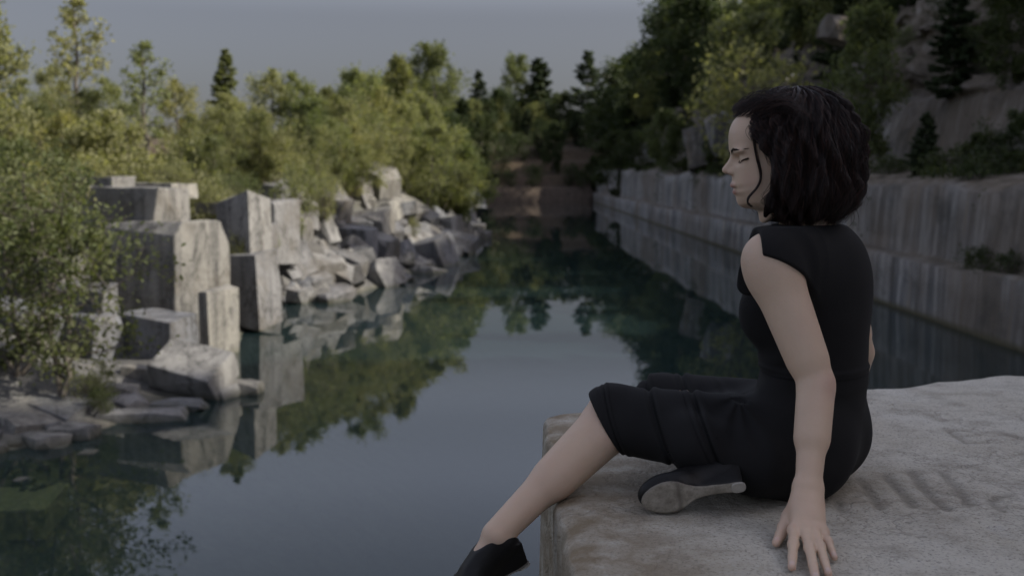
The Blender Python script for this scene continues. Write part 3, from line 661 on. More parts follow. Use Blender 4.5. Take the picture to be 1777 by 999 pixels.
for k in range(34):    # scrub rooted on the bare face and along the top of the wall
    y = RH.uniform(22, 60); s = RH.choice([RH.uniform(.8, 1.3), RH.uniform(5.6, 9.5), RH.uniform(5.6, 9.5)]); h = RH.uniform(.5, 1.1) * (1 if s > 2 else .6)
    tree(RH.choice(['shrub_d', 'shrub_d', 'shrub_m']), (wall_x(y) + s + .1, y, hill_z(s, y) - .12), h, f'{RH.choice(["low", "straggling", "rounded", "sparse", "dusty"])} dark shrub rooted {"on the rim of the upper tier" if s < 2 else "in the bare rubble face"} of the right wall', 'scrub on the right wall', RH.uniform(1.0, 1.5))
BS = [(1600, 195, 318, 31, 'fir_a', 'dark conifer bush at the base of the grey upper wall', 1.15), (1690, 238, 322, 28.5, 'dark_b', 'leafy dark tree on the ledge beside the conifer bush', 1.0), (1760, 205, 325, 27.5, 'dark_a', 'tall dark tree on the ledge at the picture edge', 1.1),
      (1650, 262, 322, 29.5, 'shrub_d', 'low dark shrub lining the ledge under the conifer bush', 1.6), (1730, 265, 330, 27, 'shrub_d', 'spreading dark shrub overhanging the upper tier', 1.6), (1545, 275, 315, 34, 'shrub_d', 'small shrub behind her shoulder on the ledge', 1.3),
      (1705, 430, 470, 23, 'shrub_d', 'little round shrub growing on the lower ledge', 1.3), (1765, 440, 478, 21.8, 'shrub_d', 'grassy clump at the end of the lower ledge', 1.6),
      (1298, 118, 190, 52, 'shrub_y', 'bright yellow green shrub on the slope above her forehead', 1.0), (1270, 60, 150, 62, 'dark_c', 'lighter green tree on the slope above the yellow shrub', 1.0),
      (1235, 220, 300, 62, 'dark_b', 'dark bush before the pale outcrop', .9), (1180, 225, 300, 75, 'dark_a', 'dark bush on the wall top left of the pale outcrop', 1.2), (1110, 235, 300, 100, 'dark_a', 'dark bush hanging over the middle of the wall', 1.3),
      (1070, 235, 300, 120, 'dark_b', 'brownish dark bush near the far corner of the wall', 1.3), (1145, 200, 296, 88, 'dark_c', 'olive tree on the wall top', 1.0), (1500, 40, 150, 40, 'dark_c', 'leafy tree clinging to the rubble face', .7), (1740, -10, 150, 34, 'dark_a', 'dark tree at the right end of the rubble face', .9),
      (1640, -60, 40, 38, 'fir_b', 'conifer above the bare rubble face', 1.1)]
for px, yt, yb, d, k, lab, w in BS:
    x, y = XY(px, d); zt = HC - (yt - YH) / 2000 * d; zb = HC - (yb - YH) / 2000 * d
    s = x - wall_x(y)
    zb = min(zb, hill_z(s, y)) - .15
    tree(k, (x, y, zb), zt - zb, lab, 'growth on the right wall', w)
# pale outcrop rocks along the top of the wall and on the face behind her
for px, py, d, dm, lab in [(1248, 235, 58, (1.6, 1.6, 2.0), 'pale weathered outcrop beside her forehead'), (1215, 262, 66, (1.6, 1.4, 2.2), 'small pale outcrop below the dark bushes'), (1345, 165, 52, (2.4, 1.6, 1.4), 'lichen grey outcrop just above her hair'),
                          (1500, 130, 44, (1.8, 1.4, .8), 'broad dark ledge boulder behind her hair'),
                          (1450, 60, 46, (1.4, 1.4, 1.0), 'shaded boulder under the hillside trees')]:
    p = P(px, py, d); rock(dm, p, (R.uniform(-.3, .3), R.uniform(-.3, .3), R.uniform(-1, 1)), lab, M['wall'], 'boulders on the right hillside', cuts=16, cut_in=.26, sub=3, rough=.07)

# low growth on the left bank: one mass nobody could count
rs = np.random.RandomState(77); n = 20000
d_ = rs.uniform(17, 62, n); yv = d_ * KY; xv = shore(yv) - rs.gamma(2.0, 3.2, n) - 4.4
zv = terrain_h(xv, yv); ok = zv > -.6
c = np.stack([xv, yv, zv + rs.uniform(0, .32, n)], 1)[ok]
gm = leaves_mesh('undergrowth', c, np.tile([0, 0, 1.6], (len(c), 1)), .24, rs, M['leaf'], np.clip(.35 + .5 * vnoise(c, .4, 2) + rs.normal(0, .12, len(c)), 0, 1), .3)
tag(obj('undergrowth', gm), 'yellow green grass and weeds covering the left bank', 'undergrowth', kind='stuff')
n = 26000
yv = rs.uniform(10, 130, n); sv = np.where(rs.rand(n) < .3, rs.uniform(.55, 1.3, n), rs.uniform(.7, 10.5, n)); xv = wall_x(yv) + sv
zv = np.array([hill_z(a, b) for a, b in zip(sv, yv)])
c = np.stack([xv, yv, zv + rs.uniform(-.15, .3, n)], 1); keep = (vnoise(c, .35, 2) > .05) & ((sv > .55) & (sv < 4.4) | (sv > 5.2)); c = c[keep]
gm = leaves_mesh('ledge_growth', c, np.tile([0, 0, 1.2], (len(c), 1)), .2, rs, M['leaf_dark'], np.clip(.4 + rs.normal(0, .2, len(c)), 0, 1), .35)
tag(obj('ledge_growth', gm), 'dark weeds growing along the ledges of the right wall', 'undergrowth', kind='stuff')
# ---------------------------------------------------------------- the granite ledge she sits on
def G0(px, py):
    d = HC * 2000 / (py - YH); return np.array([(px - 888.5) / 2000 * d, d * KY])
xs = gridc([(0, .5, .0075), (.5, 1.9, .0085), (1.9, 3.4, .06)])
vs = gridc([(0, .30, .03), (.30, 1.0, .0034)])
def back_y(x): return 2.80 + .352 * (x - .09) + .02 * np.sin(x * 9) + .012 * np.sin(x * 23 + 1)
NX, NY = len(xs), len(vs)
side = [(.003, .001), (.006, .004), (.009, .009), (.011, .018), (.012, .035), (.012, .07), (.012, .12), (.013, .2), (.012, .32), (.014, .5), (.012, .8), (.014, 1.2), (.014, 2.0), (.02, 3.6)]
ux = np.concatenate([-np.array([a for a, b in side])[::-1], xs]); dx = np.concatenate([np.array([b for a, b in side])[::-1], xs * 0])
vy = np.concatenate([vs, vs[-1:].repeat(len(side))]); oy = np.concatenate([vs * 0, np.array([a for a, b in side])]); dy = np.concatenate([vs * 0, np.array([b for a, b in side])])
UX, VY = np.meshgrid(ux, vy); DX, DY = np.meshgrid(dx, dy); _, OY = np.meshgrid(ux, oy)
X = UX + .104; yb = back_y(np.maximum(X, .09)); Y = .35 + VY * (yb - .35) + OY
edge = .003 * np.sin(Y * 31) + .003 * np.sin(Y * 67 + 2) + .005 * np.sin(Y * 11 + 1.0)
fall = np.clip(1 - np.maximum(UX, 0) / .15, 0, 1)
X = X + edge * fall
pt = np.stack([X.ravel(), Y.ravel(), np.zeros(X.size)], 1)
Z = (vnoise(pt, 2.2, 3) * .010 + vnoise(pt, 9, 4) * .0045 + vnoise(pt, 34, 3) * .0016 - np.clip(vnoise(pt + 7, 16, 3) - .35, 0, 1) * .016).reshape(X.shape)
din = np.minimum(np.maximum(UX, 0) * 1.0, (yb - Y) + OY * 0)          # distance to the nearest broken edge
chip = (vnoise(pt + 3, 7, 3).reshape(X.shape) * .5 + .5)
Z -= np.clip(.05 - np.maximum(UX, 0), 0, .05) ** 2 * 4 * (.2 + chip * 1.4)
Z -= np.clip(.04 - np.maximum(yb - Y, 0), 0, .04) ** 2 * 4 * (.2 + chip)
# weathered carved strokes
def seg(a, b, w, depth):
    a, b = np.asarray(a), np.asarray(b); ab = b - a; L2 = ab @ ab
    t = np.clip(((X - a[0]) * ab[0] + (Y - a[1]) * ab[1]) / L2, 0, 1)
    return depth * np.exp(-((X - a[0] - t * ab[0]) ** 2 + (Y - a[1] - t * ab[1]) ** 2) / (1.1 * w * w))
carve = np.zeros_like(X)
for pts, w, dp in [([(1505, 836), (1522, 858), (1546, 892)], .010, .011), ([(1500, 872), (1520, 866), (1530, 880)], .008, .007), ([(1553, 832), (1577, 858), (1604, 888)], .012, .013),
                   ([(1597, 824), (1612, 843), (1636, 872), (1666, 894)], .012, .013), ([(1638, 864), (1664, 867), (1690, 868)], .009, .009), ([(1652, 826), (1674, 848), (1706, 886)], .011, .010),
                   ([(1780, 866), (1750, 874), (1745, 884), (1768, 896)], .010, .010), ([(1662, 752), (1700, 753)], .009, .011), ([(1664, 754), (1692, 773)], .010, .010), ([(1672, 764), (1716, 762)], .007, .007), ([(1694, 775), (1732, 774)], .009, .011),
                   ([(1756, 756), (1790, 766)], .010, .009), ([(1466, 880), (1478, 897)], .010, .008)]:
    for q0, q1 in zip(pts[:-1], pts[1:]): carve = np.maximum(carve, seg(G0(*q0), G0(*q1), w, dp))
Z -= carve * .60 * (.5 + 1.0 * chip)
down = np.maximum(DX, DY)
Z = Z - down
# drill groove and roughness on the sides
grv = np.exp(-((Y - 2.02) / .016) ** 2) * .020 * (down > .03) + np.exp(-((Y - 2.5) / .016) ** 2) * .018 * (down > .05)
pt2 = np.stack([X.ravel(), Y.ravel(), Z.ravel()], 1); sn = vnoise(pt2, 3.2, 4).reshape(X.shape)
X = X + np.where(DX > .01, sn * .016 * np.clip(DX * 4, 0, 1), 0) + grv * (UX < 0)
Y = Y + np.where(DY > .01, sn * .05 * np.clip(DY * 4, 0, 1), 0)
def ledge_mat():
    t = NT('ledge_granite'); p = t.pos(); n1 = t.noise(p, 2.3, 6, .62); n2 = t.noise(p, 60, 4, .7); n3 = t.noise(p, 9, 6, .66); n4 = t.noise(t.mapping(p, (1, 1, 1), (3, 7, 1)), 150, 3, .65)
    c = t.ramp(n1, [(.3, (.41, .375, .30)), (.47, (.52, .49, .415)), (.6, (.555, .53, .46)), (.75, (.61, .585, .52))])
    c = t.mix(t.ramp(n3, [(.47, 0.0), (.66, .48)]), c, (.21, .18, .14))
    c = t.mix(t.ramp(n3, [(.25, .5), (.4, 0.0)]), c, (.47, .46, .45))
    c = t.mix(t.ramp(n4, [(.34, .6), (.46, 0.0)]), c, (.12, .115, .11))
    c = t.mix(t.ramp(n4, [(.56, .0), (.68, .5)]), c, (.55, .54, .52))
    ck = t.noise(p, 3.1, 5, .62, .4); ck2 = t.noise(t.mapping(p, (1, 1, 1), (9, 2, 5)), 1.3, 6, .66, .2)
    line = t.math('MINIMUM', t.math('ABSOLUTE', t.math('SUBTRACT', ck2, .5)), t.math('ADD', t.math('ABSOLUTE', t.math('SUBTRACT', ck, .47)), .004))
    crack = t.ramp(line, [(.0, 1.0), (.0035, .7), (.008, 0.0)])
    c = t.mix(t.math('MULTIPLY', crack, .28), c, (.16, .125, .10))
    st = t.attr('stain')
    c = t.mix(t.math('MULTIPLY', st, t.ramp(n3, [(.3, .2), (.55, 1.0)])), c, (.22, .175, .115))
    c = t.mix(t.math('MULTIPLY', t.attr('recessed'), .6), c, (.13, .115, .09))  # carved strokes coloured darker with their depth
    h = t.math('SUBTRACT', t.math('ADD', t.math('MULTIPLY', n2, .7), n3), t.math('MULTIPLY', crack, .25))
    return t.done(t.principled(c, .85, t.bump(h, .75, .014), .3))
M['ledge'] = ledge_mat()
stain = np.clip(1.15 - np.maximum(UX, 0) / .30 + .5 * chip - .3, 0, 1) * np.where(UX < 0, .8, 1)
stain = np.maximum(stain, .55 * np.exp(-((X - .62) ** 2 / .12 + (Y - 2.12) ** 2 / .03)))  # brown tone also laid in an oval beneath the seat
ledge = obj('granite_ledge', mesh_np('granite_ledge', np.stack([X.ravel(), Y.ravel(), Z.ravel()], 1), quads(len(vy), len(ux)), M['ledge'], True,
            {'stain': ('POINT', stain.ravel()), 'recessed': ('POINT', np.clip(carve.ravel() / .012, 0, .9))}))
tag(ledge, 'massive pale granite ledge with worn carved letters under the seated woman', 'stone ledge')
# ---------------------------------------------------------------- distance-field sculpting
def rc(p, a, b, ra, rb):
    a = np.asarray(a, np.float32); b = np.asarray(b, np.float32); ba = b - a; pa = p - a
    t = np.clip(pa @ ba / (ba @ ba), 0, 1); return np.linalg.norm(pa - t[:, None] * ba, axis=1) - (ra + (rb - ra) * t)
def ell(p, c, r, A=None):
    q = p - np.asarray(c, np.float32)
    if A is not None: q = q @ np.asarray(A, np.float32).T
    r = np.asarray(r, np.float32); k0 = np.linalg.norm(q / r, axis=1); k1 = np.linalg.norm(q / (r * r), axis=1)
    return k0 * (k0 - 1) / np.maximum(k1, 1e-6)
def smin(a, b, k):
    h = np.maximum(k - np.abs(a - b), 0) / k; return np.minimum(a, b) - h * h * k * .25
def smax(a, b, k): return -smin(-a, -b, k)
def sdf_mesh(f, lo, hi, h):
    """sparse surface nets: refine only near the surface"""
    lo = np.asarray(lo, float); sz = h * 8
    n = np.ceil((np.asarray(hi) - lo) / sz).astype(int)
    c = np.stack(np.meshgrid(*[np.arange(k) for k in n], indexing='ij'), -1).reshape(-1, 3)
    off = np.stack(np.meshgrid([0, 1], [0, 1], [0, 1], indexing='ij'), -1).reshape(-1, 3)
    while True:
        d = f((lo + (c + .5) * sz).astype(np.float32)); c = c[np.abs(d) < sz * 1.5]
        if sz <= h * 1.001: break
        c = (c[:, None] * 2 + off).reshape(-1, 3); sz /= 2
    N = 1 << 20
    key = lambda q: (q[..., 0].astype(np.int64) * N + q[..., 1]) * N + q[..., 2]
    c = c + 2
    ck = key(c); o = np.argsort(ck); c, ck = c[o], ck[o]
    cor = c[:, None] + off; ku, inv = np.unique(key(cor).ravel(), return_inverse=True)
    cu = np.stack([ku // (N * N), ku // N % N, ku % N], 1)
    val = f((lo + (cu - 2) * h).astype(np.float32)); cv = val[inv].reshape(-1, 8)
    act = (cv.min(1) < 0) & (cv.max(1) >= 0); idx = -np.ones(len(c), int); idx[act] = np.arange(act.sum())
    ca, va = c[act], cv[act]; acc = np.zeros((len(ca), 3)); cnt = np.zeros(len(ca))
    E = [(0, 1), (2, 3), (4, 5), (6, 7), (0, 2), (1, 3), (4, 6), (5, 7), (0, 4), (1, 5), (2, 6), (3, 7)]
    for a, b in E:
        s = (va[:, a] < 0) != (va[:, b] < 0); t = va[:, a] / np.where(s, va[:, a] - va[:, b], 1)
        acc += np.where(s[:, None], off[a] + t[:, None] * (off[b] - off[a]), 0); cnt += s
    V = lo + (ca - 2 + acc / cnt[:, None]) * h
    fs = []
    for ax in range(3):
        b_, c_ = (ax + 1) % 3, (ax + 2) % 3; e = np.zeros(3, int); e[ax] = 1; eb = np.zeros(3, int); eb[b_] = 1; ec = np.zeros(3, int); ec[c_] = 1
        j = int(off.tolist().index(e.tolist())); s = (cv[:, 0] < 0) != (cv[:, j] < 0); cc = c[s]; neg = cv[s, 0] < 0
        q = []
        for dlt in (np.zeros(3, int), -eb, -eb - ec, -ec):
            k = key(cc + dlt); p = np.clip(np.searchsorted(ck, k), 0, len(ck) - 1); q.append(np.where(ck[p] == k, idx[p], -1))
        q = np.stack(q, 1); ok = (q >= 0).all(1); q = q[ok]; neg = neg[ok]
        q[~neg] = q[~neg][:, ::-1]; fs.append(q)
    return V, np.concatenate(fs)

# ---------------------------------------------------------------- the pose
aF = math.radians(33)
fv = np.array([-math.cos(aF), math.sin(aF), 0]); lv_ = np.array([-math.sin(aF), -math.cos(aF), 0]); uv = np.array([0, 0, 1.])
BA = np.stack([fv, lv_, uv])
PEL = P(1411, 762, 2.46); WAI = P(1419, 640, 2.47); CHE = P(1405, 530, 2.47); SHM = P(1402, 432, 2.47); NEC = P(1396, 398, 2.46)
SL = P(1334, 446, 2.30); EL = P(1425, 668, 2.205); WL = P(1415, 893, 2.075)
SR = SHM - lv_ * .165; ER = P(1499, 612, 2.84); WR = P(1478, 700, 3.08); WR[2] = .055
HL = PEL + lv_ * .085; HR = PEL - lv_ * .085
KL = P(1066, 728, 2.46); AL = P(861, 944, 2.25)
KR = P(1182, 708, 2.80); AR = P(1262, 842, 2.36)
# feet: frame = heel origin, F (toe), U (ankle side), T
FR_F = unit(P(1118, 884, 2.22) - P(1298, 852, 2.22)); FR_U = unit(np.array([.02, .96, .27])); FR_U = unit(FR_U - FR_F * (FR_U @ FR_F)); FR_T = np.cross(FR_U, FR_F)
FR_O = P(1301, 853, 2.20)
FL_F = unit(np.array([-.83, -.30, -.45])); FL_U = unit(np.array([-.40, -.10, .90])); FL_U = unit(FL_U - FL_F * (FL_U @ FL_F)); FL_T = np.cross(FL_U, FL_F)
SC = .85                                             # shoe size
HH = .050                                            # heel height
FL_O = AL - (FL_F * .034 + FL_U * (HH + .050)) * SC
AR = FR_O + (FR_F * .052 + FR_U * (HH + .08)) * SC
def foot_sdf(p, O, Fv, U, T, grow=0.0):
    ank = (.034, 0, HH + .050) if O is FL_O else (.052, 0, HH + .085)
    q = (p - O.astype(np.float32)) @ np.stack([Fv, T, U]).T.astype(np.float32) / SC
    d = rc(q, (.030, 0, HH + .030), ank, .027, .024)
    d = smin(d, rc(q, (.046, 0, HH + .047), (.125, 0, .056), .0255, .0255), .012)
    d = smin(d, rc(q, (.03, 0, HH + .026), (.12, 0, .040), .026, .026), .02)
    d = smin(d, ell(q, (.163, .002, .030), (.048, .038, .025)), .03)
    d = smin(d, ell(q, (.198, .004, .024), (.038, .030, .018)), .025)
    return (d - grow) * SC
# head frame: yaw slightly away, tipped down
def frame(yaw, pit):
    h = np.array([-math.cos(yaw), math.sin(yaw), 0]); l = np.array([-math.sin(yaw), -math.cos(yaw), 0])
    f = h * math.cos(pit) - uv * math.sin(pit); return np.stack([f, l, np.cross(f, l)])
HY = math.radians(5)
HC0 = P(1346, 293, 2.44)
HA = frame(HY, math.radians(11))
def hloc(px, py, d=2.44):
    v = HA @ (P(px, py, d) - HC0); return v[0], v[2]
prof_px = [(1290, 170), (1272, 190), (1263.5, 212), (1261.5, 232), (1262, 248), (1263, 260), (1267, 270), (1268.5, 278), (1269, 290), (1269.5, 304), (1269.5, 312), (1269.5, 322), (1272.5, 328), (1272.5, 334), (1277.5, 341), (1280, 347), (1285, 354), (1296, 359), (1315, 366)]
PR = np.array([hloc(a, b) for a, b in prof_px]); PR = PR[np.argsort(PR[:, 1])]
def Lz(px, py): return hloc(px, py)[1]
zN, zT, zB, zU, zM, zLo, zC = Lz(1267, 272), Lz(1253, 297), Lz(1265, 306), Lz(1267, 320), Lz(1271, 327), Lz(1272, 333), Lz(1283, 352)
zE = Lz(1283, 275)
xE = hloc(1281, 275)[0]
def head_sdf(p):
    q = (p - HC0.astype(np.float32)) @ HA.T.astype(np.float32); X_, Y_, Z_ = q.T; aY = np.abs(Y_)
    qs = np.stack([X_, aY, Z_], 1)
    d = ell(qs, (-.012, 0, .055), (.104, .074, .088))
    d = smin(d, ell(qs, (.045, 0, .010), (.075, .063, .105)), .03)
    d = smin(d, ell(qs, (.050, 0, -.045), (.062, .052, .055)), .025)
    d = smin(d, rc(qs, (.00, .050, -.045), (.068, .014, -.088), .016, .016), .035)       # jaw bone
    d = smin(d, ell(qs, (.070, .040, -.004), (.024, .022, .022)), .03)                      # cheek bone
    base = np.interp(Z_, PR[:, 1], PR[:, 0]).astype(np.float32)
    curv = np.interp(Z_, [-.1, zC, zM, zT, zE, .06, .12], [9, 8.5, 6.5, 6.0, 6.5, 5.5, 6.5])
    xf = base - curv * Y_ * Y_ - 220 * np.maximum(aY - .03, 0) ** 3 * 8
    front = (X_ - xf) / np.sqrt(1.3 + (2 * curv * Y_) ** 2 + (5280 * np.maximum(aY - .03, 0) ** 2) ** 2)
    d = smax(d, front, .012)
    # forms that stand out of the face plane
    nz = np.array(Lz(1253, 297))
    bridge_a = (hloc(1268, 268)[0] - .006, 0, zN - .002); tipx = hloc(1256.5, 298)[0]
    d = smin(d, rc(qs, bridge_a, (tipx - .003, 0, zT + .001), .0062, .0085), .011)
    d = smin(d, ell(qs, (tipx - .016, .0105, zT - .005), (.0115, .0065, .0075)), .006)       # alar wing
    d = smax(d, -ell(qs, (tipx - .013, .0065, zT - .0125), (.006, .0032, .003)), .003)       # nostril
    xl = np.interp(zM, PR[:, 1], PR[:, 0])
    d = smin(d, ell(qs, (xl - .0015, .007, zU - .0025), (.0065, .017, .0052)), .006)        # upper lip
    d = smin(d, ell(qs, (xl - .0045, 0, zLo - .0005), (.0075, .017, .0058)), .005)        # lower lip
    d = smax(d, -ell(qs, (xl + .0045, 0, zM - .0002), (.007, .026, .0011)), .003)
    d = smin(d, ell(qs, (np.interp(zC, PR[:, 1], PR[:, 0]) - .012, 0, zC + .002), (.014, .019, .014)), .015)
    # eye: socket, ball behind lowered lids, brow ridge
    ec = np.array([xE - .0065, .033, zE - .001])
    d = smax(d, -ell(qs, ec + np.array([.016, -.001, .003]), (.0125, .019, .011)), .012)
    d = smin(d, ell(qs, ec - np.array([.001, 0, .002]), (.0128, .0135, .0122)), .004)
    d = smax(d, -ell(qs, ec + np.array([.0125, .001, -.0045]), (.005, .0125, .0009)), .0015)
    d = smin(d, ell(qs, ec + np.array([.008, -.001, .0165]), (.009, .021, .0045)), .012)
    # ear
    e = ell(qs, (-.004, .0735, -.002), (.018, .008, .030)); e = smax(e, -ell(qs, (.0, .083, .002), (.011, .006, .019)), .005)
    e = smin(e, ell(qs, (.004, .072, -.028), (.009, .006, .010)), .006)
    return smin(d, e, .006)
# hand: target points on the slab seen in the photograph
def onz(px, py, z): d = (HC - z) * 2000 / (py - YH); return P(px, py, d)
def hand_prims(W, mcp, tips, th, r0=.0088):
    out = []
    for m in mcp: out.append((W + (m - W) * .12, m, .017, .0115, .018))
    for i in range(3): out.append((W * .5 + mcp[i] * .5, W * .5 + mcp[i + 1] * .5, .014, .014, .014))
    for i in range(3): out.append((mcp[i], mcp[i + 1], .0105, .0105, .008))
    for m, t, r in zip(mcp, tips, (r0, r0 * 1.02, r0 * .96, r0 * .84)):
        a = m + (t - m) * .45 + uv * .004; b = m + (t - m) * .75 + uv * .0015
        out += [(m, a, r * 1.16, r, .006), (a, b, r, r * .9, .003), (b, t, r * .92, r * .80, .003), (a - unit(t - m) * .003, a + unit(t - m) * .003, r * 1.03, r * 1.03, .006)]
    c, mm, ip, tp = th; out += [(W + (c - W) * .3, c, .017, .014, .015), (c, mm, .0145, .0118, .014), (mm, ip, .0115, .0102, .006), (ip, tp, .0102, .0078, .003)]
    return out
mcpL = [onz(1394, 936, .030), onz(1413, 933, .033), onz(1429, 936, .031), onz(1445, 940, .026)]
tipL = [onz(1392, 1004, .009), onz(1436, 1026, .009), onz(1458, 1016, .009), onz(1468, 986, .009)]
thL = [onz(1387, 912, .034), onz(1376, 930, .022), onz(1370, 944, .014), onz(1362.5, 959, .010)]
HPL = hand_prims(WL, mcpL, tipL, thL)
dR = unit(np.array([.35, .93, 0])); sR = np.array([-dR[1], dR[0], 0])
mcpR = [WR + dR * .082 + sR * s - uv * .028 for s in (.03, .01, -.01, -.028)]
tipR = [WR + dR * l + sR * s - uv * .046 for s, l in ((.042, .165), (.014, .178), (-.014, .168), (-.042, .142))]
thR = [WR + dR * .03 + sR * .03 - uv * .02, WR + dR * .06 + sR * .05 - uv * .035, WR + dR * .085 + sR * .062 - uv * .042, WR + dR * .108 + sR * .070 - uv * .045]
HPR = hand_prims(WR, mcpR, tipR, thR)
def torso_sdf(p):
    d = ell(p, CHE + uv * .02 - fv * .004, (.106, .142, .165), BA)
    d = smin(d, ell(p, WAI - fv * .004, (.098, .124, .16), BA), .06)
    d = smin(d, ell(p, PEL + uv * .015, (.100, .146, .118), BA), .06)
    for s in (1, -1):
        d = smin(d, ell(p, PEL + lv_ * .072 * s - fv * .006 - uv * .012, (.092, .08, .088), BA), .05)
        d = smin(d, ell(p, CHE + fv * .064 + lv_ * .066 * s - uv * .012, (.052, .056, .058), BA), .045)
    sl = SL + (SHM - SL) * .22
    d = smin(d, rc(p, SHM - uv * .02, sl, .062, .050), .05); d = smin(d, rc(p, SHM - uv * .02, SR + lv_ * .03, .062, .050), .05)
    d = smin(d, ell(p, CHE - fv * .055 + uv * .045, (.055, .118, .10), BA), .05)
    return d
NKT = HC0 + HA.T @ np.array([-.034, 0, -.055])
def legs_sdf(p, side):
    H_, K_, A_ = (HL, KL, AL) if side == 'L' else (HR, KR, AR)
    d = rc(p, K_ + (H_ - K_) * .12, K_, .048, .047); ax = unit(A_ - K_); L = np.linalg.norm(A_ - K_)
    back = unit((H_ - K_) - ax * ((H_ - K_) @ ax))
    d = smin(d, ell(p, K_ - back * .001, (.046, .046, .046)), .02)
    d = smin(d, rc(p, K_, A_, .0475, .0300), .03)
    d = smin(d, rc(p, K_ + ax * L * .12 + back * .014, K_ + ax * L * .52 + back * .008, .046, .036), .04)
    return d
def arm_sdf(p, S_, E_, W_, HP):
    d = rc(p, S_, E_, .049, .0355)
    d = smin(d, ell(p, S_ + (E_ - S_) * .10, (.054, .054, .060)), .03)
    d = smin(d, rc(p, S_ + (E_ - S_) * .22, S_ + (E_ - S_) * .80, .047, .0385), .015)
    d = smin(d, rc(p, E_, W_, .0330, .0220), .008)
    d = smin(d, rc(p, E_ + (W_ - E_) * .08, E_ + (W_ - E_) * .45, .0340, .0335), .012)
    sd = unit(np.cross(W_ - E_, uv * .3 + np.array([0, 1., 0])))
    for s in (1, -1): d = smin(d, rc(p, W_ + sd * .0095 * s + (E_ - W_) * .14, W_ + sd * .011 * s, .0195, .0182), .015)
    h = None
    for a, b, ra, rb, k in HP:
        e = rc(p, a, b, ra, rb); h = e if h is None else smin(h, e, k)
    for m in (HP[0][1], HP[1][1], HP[2][1], HP[3][1]):
        h = smin(h, rc(p, W_ + (m - W_) * .35 + np.array([0, 0, .010]), m + np.array([0, 0, .0065]), .0045, .0058), .006)
    return smin(d, h, .022)
def near(p, pts, r, f):
    """evaluate f only close to the polyline pts"""
    pts = np.array(pts); lo = pts.min(0) - r; hi = pts.max(0) + r
    m = ((p > lo) & (p < hi)).all(1); out = np.full(len(p), .25, np.float32)
    if m.any(): out[m] = f(p[m])
    return out
def body_sdf(p):
    d = torso_sdf(p) + .003
    d = smin(d, near(p, [HL, KL], .2, lambda q: rc(q, HL, KL, .078, .050)), .03); d = smin(d, near(p, [HR, KR], .2, lambda q: rc(q, HR, KR, .078, .050)), .03)
    m = (np.abs(d) < .06) | (d < 0); dd = np.full(len(p), .2, np.float32); dd[m] = dress_sdf(p[m]); d = smax(d, np.where((dd < .03) & (p[:, 2] < NEC[2] - .03), dd + .006, -.2).astype(np.float32), .004)
    d = smin(d, rc(p, NEC - uv * .03 - fv * .012, NKT, .050, .045), .03)
    d = smin(d, near(p, [HC0], .30, head_sdf), .02)
    aL = near(p, [SL, EL, WL] + tipL, .2, lambda q: arm_sdf(q, SL, EL, WL, HPL)); d = smin(d, aL, .028)
    d = smin(d, near(p, [SR, ER, WR] + tipR, .2, lambda q: arm_sdf(q, SR, ER, WR, HPR)), .028)
    d = smin(d, near(p, [HL, KL, AL], .2, lambda q: legs_sdf(q, 'L')), .02); d = smin(d, near(p, [HR, KR, AR], .2, lambda q: legs_sdf(q, 'R')), .035)
    d = smin(d, near(p, [FL_O, AL], .3, lambda q: foot_sdf(q, FL_O, FL_F, FL_U, FL_T)), .010)
    return smin(d, near(p, [FR_O, AR], .3, lambda q: foot_sdf(q, FR_O, FR_F, FR_U, FR_T)), .022)
def skin_mat():
    t = NT('skin'); p = t.pos(); n = t.noise(p, 26, 4, .55); n2 = t.noise(p, 420, 3, .6); n3 = t.noise(p, 7, 2, .5)
    c = t.mix(n, (.56, .415, .305), (.65, .49, .365)); c = t.mix(t.ramp(n3, [(.4, 0.0), (.7, .35)]), c, (.55, .37, .29))
    c = t.mix(t.attr('lip'), c, (.40, .185, .16)); c = t.mix(t.attr('nail'), c, (.62, .50, .44)); c = t.mix(t.math('MULTIPLY', t.attr('red'), .6), c, (.50, .30, .25))
    b = t.n('BsdfPrincipled'); t.set(b.inputs['Base Color'], c); b.inputs['Roughness'].default_value = .5; b.inputs['Specular IOR Level'].default_value = .35
    b.inputs['Subsurface Weight'].default_value = .18; b.inputs['Subsurface Radius'].default_value = (.012, .005, .003); b.inputs['Subsurface Scale'].default_value = 1.0
    t.set(b.inputs['Normal'], t.bump(t.math('ADD', n2, t.math('MULTIPLY', t.noise(p, 95, 4, .6), 1.5)), .28, .0010)); return t.done(b.outputs[0])
M['skin'] = skin_mat()
